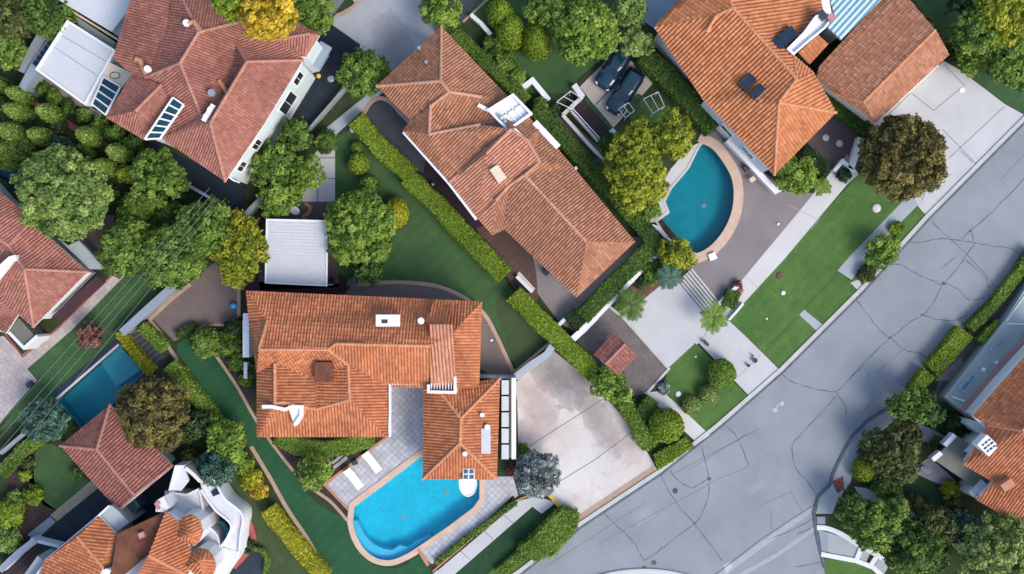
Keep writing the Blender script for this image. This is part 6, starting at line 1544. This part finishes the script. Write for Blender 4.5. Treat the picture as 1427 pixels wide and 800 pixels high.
# ------------------------------------------------------------------ cars
def car(fx, fy, bx, by, mat, label):
    """front and back traced at bonnet height"""
    F, B = np.array(W(fx, fy, .8)), np.array(W(bx, by, .8)); L = np.hypot(*(F - B)); c = (F + B) / 2; a = math.atan2(*(F - B)[::-1]); w = 1.74
    r = thing('parked_car', label, 'car', (c[0], c[1], 0), 'parked cars')
    ca, sa = math.cos(a), math.sin(a); T = lambda x, y, zz: (c[0] + x * ca - y * sa, c[1] + x * sa + y * ca, zz)
    # stations along the length: x, half width, sill, belt, and a crowned bonnet line
    st = [(-.5, .62, .45, .72, .76), (-.485, .80, .3, .84, .9), (-.44, .93, .24, .93, 1.0), (-.3, .99, .2, .96, 1.02), (0, 1, .2, .95, 1.0), (.2, 1, .2, .93, 1.0), (.34, .97, .22, .86, .95), (.44, .88, .26, .74, .84), (.485, .74, .32, .62, .70), (.5, .55, .42, .52, .56)]
    vs = []; k = 9
    for x, hw, s0, bl, cr in st:
        y = hw * w / 2
        ring = [(-y * .9, s0), (-y, s0 + .12), (-y, (s0 + bl) / 2 + .05), (-y * .93, bl), (-y * .5, cr), (y * .5, cr), (y * .93, bl), (y, (s0 + bl) / 2 + .05), (y, s0 + .12), (y * .9, s0)]
        vs += [T(x * L, q[0], q[1]) for q in ring]
    n = 10; fs = [(i * n + j, i * n + (j + 1) % n, (i + 1) * n + (j + 1) % n, (i + 1) * n + j) for i in range(len(st) - 1) for j in range(n)]
    fs += [tuple(range(n)), tuple((len(st) - 1) * n + j for j in range(n))[::-1]]
    fs = [f[::-1] for f in fs]
    body = obj('body', MB().add(vs, fs), mat, r, smooth_=True)
    # cabin: glass band with a painted roof panel above it
    def loft(sec):
        v = []; 
        for x, hw, zz in sec[0]: v += [T(x * L, -hw * w / 2, zz), T(x * L, hw * w / 2, zz)]
        return v
    low = [(-.46, .74), (-.40, .9), (0.02, .93), (.24, .84)]; top = [(-.385, .58), (-.34, .68), (-.05, .70), (.06, .60)]
    zl, zt = .93, 1.42
    lo = [T(x * L, -h * w / 2, zl) for x, h in low] + [T(x * L, h * w / 2, zl) for x, h in low[::-1]]
    hi = [T(x * L, -h * w / 2, zt) for x, h in top] + [T(x * L, h * w / 2, zt) for x, h in top[::-1]]
    m = len(lo); obj('window', MB().add(lo + hi, [(i, (i + 1) % m, m + (i + 1) % m, m + i) for i in range(m)] + [tuple(range(m, 2 * m))]), 'navy_glass', r)
    e_ = [T(x * L * 1.0, -h * w / 2 * .97, zt + .01) for x, h in top] + [T(x * L, h * w / 2 * .97, zt + .01) for x, h in top[::-1]]
    e2 = [T((x + .005) * L * .97, -h * w / 2 * .7, zt + .07) for x, h in top] + [T((x + .005) * L * .97, h * w / 2 * .7, zt + .07) for x, h in top[::-1]]
    obj('car_roof', MB().add(e_ + e2, [(i, (i + 1) % m, m + (i + 1) % m, m + i) for i in range(m)] + [tuple(range(m, 2 * m))]), mat, r)
    for sx in (-.31, .31):
        for sy in (-1, 1):
            wv = MB().tube([T(sx * L, sy * (w / 2 - .2), .33), T(sx * L, sy * (w / 2 + .01), .33)], .33, 18); wo = obj('wheel', wv, 'rubber', r)
            obj('rim', MB().tube([T(sx * L, sy * (w / 2 - .02), .33), T(sx * L, sy * (w / 2 + .02), .33)], .21, 12), 'metal_grey', wo)
    for sy in (-1, 1):
        obj('headlight', MB().tube([T(.44 * L, sy * w * .38, .70), T(.475 * L, sy * w * .28, .62)], .1, 8), 'white_paint', r)
        obj('mirror', MB().box(*T(.13 * L, sy * (w / 2 + .08), 0)[:2], .9, 1.05, .16, .22, a), mat, r)
        obj('tail_light', MB().tube([T(-.48 * L, sy * w * .36, .8), T(-.487 * L, sy * w * .26, .8)], .07, 6), 'brick_red', r)
    for sy in (-1, 1): obj('roof_rail', MB().tube([T(-.33 * L, sy * w * .29, 1.5), T(-.06 * L, sy * w * .29, 1.5)], .018, 6), 'fabric_dark', r)
car(838, 122, 874, 66, 'car_blue', 'dark blue parked car half under the pale small tree')
car(853, 157, 890, 97, 'car_blue', 'dark blue parked car fully visible on the pale bay')

# ------------------------------------------------------------------ loungers, tables and small things
def lounger(cx, cy, label):
    c = W(cx, cy, .35); a = ang(20, 26); r = thing('sun_lounger', label, 'sun lounger', (c[0], c[1], 0), 'white sun loungers')
    ca, sa = math.cos(a), math.sin(a); T = lambda x, y: (c[0] + x * ca - y * sa, c[1] + x * sa + y * ca)
    obj('frame', MB().box(*T(0, 0), .26, .32, 2.05, .72, a), 'white_paint', r)
    obj('seat', MB().box(*T(.32, 0), .325, .41, 1.36, .66, a), 'fabric_white', r)
    b0, b1 = T(-.38, -.33), T(-.38, .33); t0, t1 = T(-1.0, -.33), T(-1.0, .33)
    obj('backrest', MB().add([(*b0, .34), (*b1, .34), (*t1, .62), (*t0, .62), (*b0, .43), (*b1, .43), (*t1, .71), (*t0, .71)], [(3, 2, 1, 0), (4, 5, 6, 7), (0, 1, 5, 4), (1, 2, 6, 5), (2, 3, 7, 6), (3, 0, 4, 7)]), 'fabric_white', r)
    for x in (-.85, .85):
        for y in (-.28, .28): obj('leg', MB().box(*T(x, y), 0, .26, .07, .07, a), 'white_paint', r)
lounger(518.5, 644, 'white sun lounger nearest the blue pool and the house wall')
lounger(493, 667, 'white sun lounger at the outer corner of the pool paving')
solo('side_table', MB().box(*W(494, 645, .3), 0, .3, .45, .4, .4), 'fabric_dark', 'dark low table between the two white loungers', 'table')
c = W(410, 293, .75); t = thing('oval_table', 'white oval table on the plum terrace behind the canopy', 'table', (c[0], c[1], 0))
obj('tabletop', MB().lathe(c[0], c[1], [(.36, .70), (.40, .72), (.40, .75), (.36, .76)], 28, 1.25, .9, -.5), 'white_paint', t); obj('leg', MB().lathe(c[0], c[1], [(.25, 0), (.06, .05), (.05, .7)], 12), 'white_paint', t)
c = W(459, 392, .9); t = thing('barbecue', 'black barbecue at the corner of the white ribbed canopy', 'barbecue', (c[0], c[1], 0))
obj('cart', MB().box(c[0], c[1], .15, .8, .7, .55, 0), 'dark_metal', t); obj('lid', MB().box(c[0], c[1] + .05, .8, 1.05, .66, .42, 0, .8), 'car_black', t); obj('handle', MB().box(c[0], c[1] - .3, .8, .86, .7, .08, 0), 'metal_grey', t)
for x in (-.3, .3): obj('leg', MB().box(c[0] + x, c[1], 0, .15, .06, .4, 0), 'dark_metal', t)
solo('beach_ball', MB().lathe(*W(325.5, 426, .3), [(.02, 0), (.16, .03), (.26, .13), (.31, .3), (.26, .47), (.16, .56), (.02, .6)], 20), 'blue_plastic', 'bright blue ball on the mauve terrace at the left', 'ball', smooth_=True)
c = W(821, 452, .45); a = ang(20, -20.5); t = thing('bench', 'white bench on the cobbled patio beside the long white wall', 'bench', (c[0], c[1], 0))
obj('seat', MB().box(c[0], c[1], .38, .46, 1.75, .5, a), 'white_paint', t)
for s in (-.6, .6): obj('leg', MB().box(c[0] + s * math.cos(a), c[1] + s * math.sin(a), 0, .38, .12, .42, a), 'white_paint', t)
c = W(984, 478, .45); a = ang(7, 7); t = thing('bench', 'small dark bench on the white courtyard near the palm', 'bench', (c[0], c[1], 0))
obj('seat', MB().box(c[0], c[1], .36, .44, .62, .26, a), 'dark_metal', t)
for s in (-.22, .22): obj('leg', MB().box(c[0] + s * math.cos(a), c[1] + s * math.sin(a), 0, .36, .06, .22, a), 'dark_metal', t)
for x, y, r_, lab in ((1051, 502, .2, 'dark round pot, larger one on the white courtyard path'), (1042, 509, .13, 'dark small pot on the white courtyard path'), (1048, 495, .07, 'smallest dark pot on the white courtyard path')):
    solo('plant_pot', MB().lathe(*W(x, y), [(r_ * .7, 0), (r_, .3), (r_ * 1.1, .32), (r_ * .85, .32), (r_ * .8, .24)], 14), 'dark_metal', lab, 'pot', 'dark pots on the path')
def stone(x, y, r_, mat, label, name='garden_light', cat='garden light', h=.18):
    solo(name, MB().lathe(*W(x, y), [(r_, 0), (r_ * 1.05, h * .4), (r_ * .75, h * .85), (r_ * .2, h)], 16), mat, label, cat, 'lawn lights and stones', smooth_=True)
stone(1221, 290, .38, 'pale_concrete', 'largest white stone on the street lawn near the bronze tree', 'boulder', 'boulder', .12)
stone(1091, 408, .2, 'white_paint', 'white round cover in the middle of the street lawn')
stone(1068, 444, .1, 'white_paint', 'tiny white light on the street lawn near the courtyard')
stone(969, 497, .1, 'white_paint', 'tiny white light on the small street lawn')
stone(945, 549, .27, 'white_paint', 'white round cover beside the straw green clipped blocks')
stone(1086, 384, .32, 'rust_mulch', 'brown round patch stone on the street lawn', 'stone', 'stone', .06)
stone(685, 474, .12, 'white_paint', 'white light on the brown terrace east of the front house')
stone(1084, 312, .13, 'white_paint', 'white light on the mauve terrace of the orange house')
stone(603, 257, .18, 'metal_grey', 'pale pot in the dark passage of the buff house', 'plant_pot', 'pot', .4)
stone(492, 181, .28, 'white_roof', 'pale box at the end of the slate driveway hedge', 'storage_box', 'box', .5)
stone(1151, 192, .3, 'white_roof', 'upper pale stepping stone on the plum terrace', 'stepping_stone', 'stone', .05)
stone(1170, 200, .3, 'white_roof', 'lower pale stepping stone on the plum terrace', 'stepping_stone', 'stone', .05)
stone(444, 106, .2, 'yellow_paint', 'small yellow disc on the black driveway', 'marker', 'marker', .06)
stone(461, 110, .3, 'metal_grey', 'grey drain cover on the black driveway', 'drain_cover', 'drain cover', .04)
solo('manhole_cover', MB().lathe(*W(941, 684), [(.24, 0), (.24, .03), (.2, .035)], 20), 'dark_metal', 'dark round manhole cover on the road', 'manhole')
solo('utility_box', MB().box(*W(40, 536, .5), 0, .5, .5, .4, .6), 'fabric_dark', 'dark box on the buff paving at the left', 'box')
solo('planter_box', MB().box(*W(1041, 234, .5), 0, .5, .5, .45, .6), 'bark', 'brown planter box beside the white terrace wall', 'planter')
solo('table', MB().box(*W(1049, 250, .6), .5, .6, .5, .4, .6).box(*W(1049, 250, .5), 0, .5, .1, .1, .6), 'cream_deck', 'small cream table beside the white terrace wall', 'table')
solo('diving_block', MB().prism(px([(987, 355), (996, 351), (1000, 360), (990, 364)], .3), 0, .3), 'white_paint', 'white block on the rim of the teal pool', 'block')
solo('air_conditioner', MB().box(*W(762, 380, .7), 0, .7, .5, .4, .7), 'dark_metal', 'dark unit against the buff house wall', 'air conditioner')
solo('wheelie_bin', MB().box(*W(833, 224, .9), 0, .9, .5, .55, .8, 1.1).box(*W(833, 224, .95), .9, .97, .58, .6, .8), 'dark_metal', 'black bin on the brown path beside the L shaped hedge', 'bin')
solo('parasol_base', MB().lathe(*W(1290, 655, .5), [(.3, 0), (.3, .5), (.1, .6)], 12, 1.6, .9, -.5), 'blue_slab', 'blue grey covered seat beside the pebble path', 'seat')
solo('stone_row', MB().box(*W(468 - 5, 640, .1), 0, .1, .1, .1, 0).box(*W(474, 645, .12), 0, .12, 1.5, .3, ang(-20, 16)).box(*W(470, 640, .15), 0, .15, 1.2, .25, ang(-20, 16)), 'pebble', 'row of pale stones beside the lounger paving', 'stones')
# overhead cables on the left
for i, (p0, p1, lab) in enumerate((((-20, 612), (292, 262), 'upper overhead cable crossing the left gardens'), ((-20, 632), (296, 270), 'second overhead cable crossing the left gardens'), ((-20, 650), (300, 276), 'third overhead cable crossing the left gardens'), ((-10, 668), (306, 282), 'lowest overhead cable crossing the left gardens'))):
    a, b = np.array(W3(*p0, 6.8)), np.array(W3(*p1, 6.4)); pts = []
    for k in range(25):
        t = k / 24; q = a + (b - a) * t; q[2] -= 0.5 * 4 * t * (1 - t) * .8; pts.append(tuple(q))
    solo('power_cable', MB().tube(pts, .013, 5), 'cable', lab, 'cable', 'overhead cables')
# ------------------------------------------------------------------ light and camera
EL, AZ = math.radians(46), math.atan2(0.74, -0.67)     # sun: right and slightly towards the bottom of the picture
wd = bpy.data.worlds.new('World'); SC.world = wd; wd.use_nodes = True
nt = wd.node_tree; nt.nodes.clear()
sky = nt.nodes.new('ShaderNodeTexSky'); sky.sky_type = 'NISHITA'; sky.sun_disc = False
sky.sun_elevation = EL; sky.sun_rotation = AZ; sky.air_density = 1.0; sky.dust_density = 2.0; sky.ozone_density = 1.0
bg = nt.nodes.new('ShaderNodeBackground'); bg.inputs[1].default_value = 0.15
wo = nt.nodes.new('ShaderNodeOutputWorld'); nt.links.new(sky.outputs[0], bg.inputs[0]); nt.links.new(bg.outputs[0], wo.inputs[0])
L = bpy.data.lights.new('sun', 'SUN'); L.energy = 1.2; L.angle = math.radians(26); L.color = (1.0, 0.93, 0.84)
lo = bpy.data.objects.new('sun', L); COL.objects.link(lo)
d = Vector((math.cos(EL) * 0.74, math.cos(EL) * -0.67, math.sin(EL))); lo.rotation_euler = d.to_track_quat('Z', 'Y').to_euler(); lo.location = (0, 0, 60)
cam = bpy.data.cameras.new('camera'); co = bpy.data.objects.new('camera', cam); COL.objects.link(co)
cam.sensor_width = 36; cam.lens = 36 * H / (1427 / S); cam.clip_end = 1000; cam.clip_start = 0.5
co.location = (0, 0, H); co.rotation_euler = (0, 0, 0); SC.camera = co
SC.view_settings.view_transform = 'Standard'; SC.view_settings.look = 'None'; SC.view_settings.exposure = 1.05; SC.view_settings.gamma = 1.0; SC.view_settings.use_curve_mapping = False
SC.cycles.max_bounces = 6; SC.cycles.diffuse_bounces = 3; SC.cycles.transparent_max_bounces = 8
SC.cycles.use_denoising = True
labels = {}
for o in COL.objects:
    if o.parent is None and 'label' in o:
        if o['label'] in labels: print('DUPLICATE LABEL', o['label'])
        labels[o['label']] = 1
        n = len(o['label'].split())
        if not 4 <= n <= 16: print('LABEL LENGTH', n, o['label'])
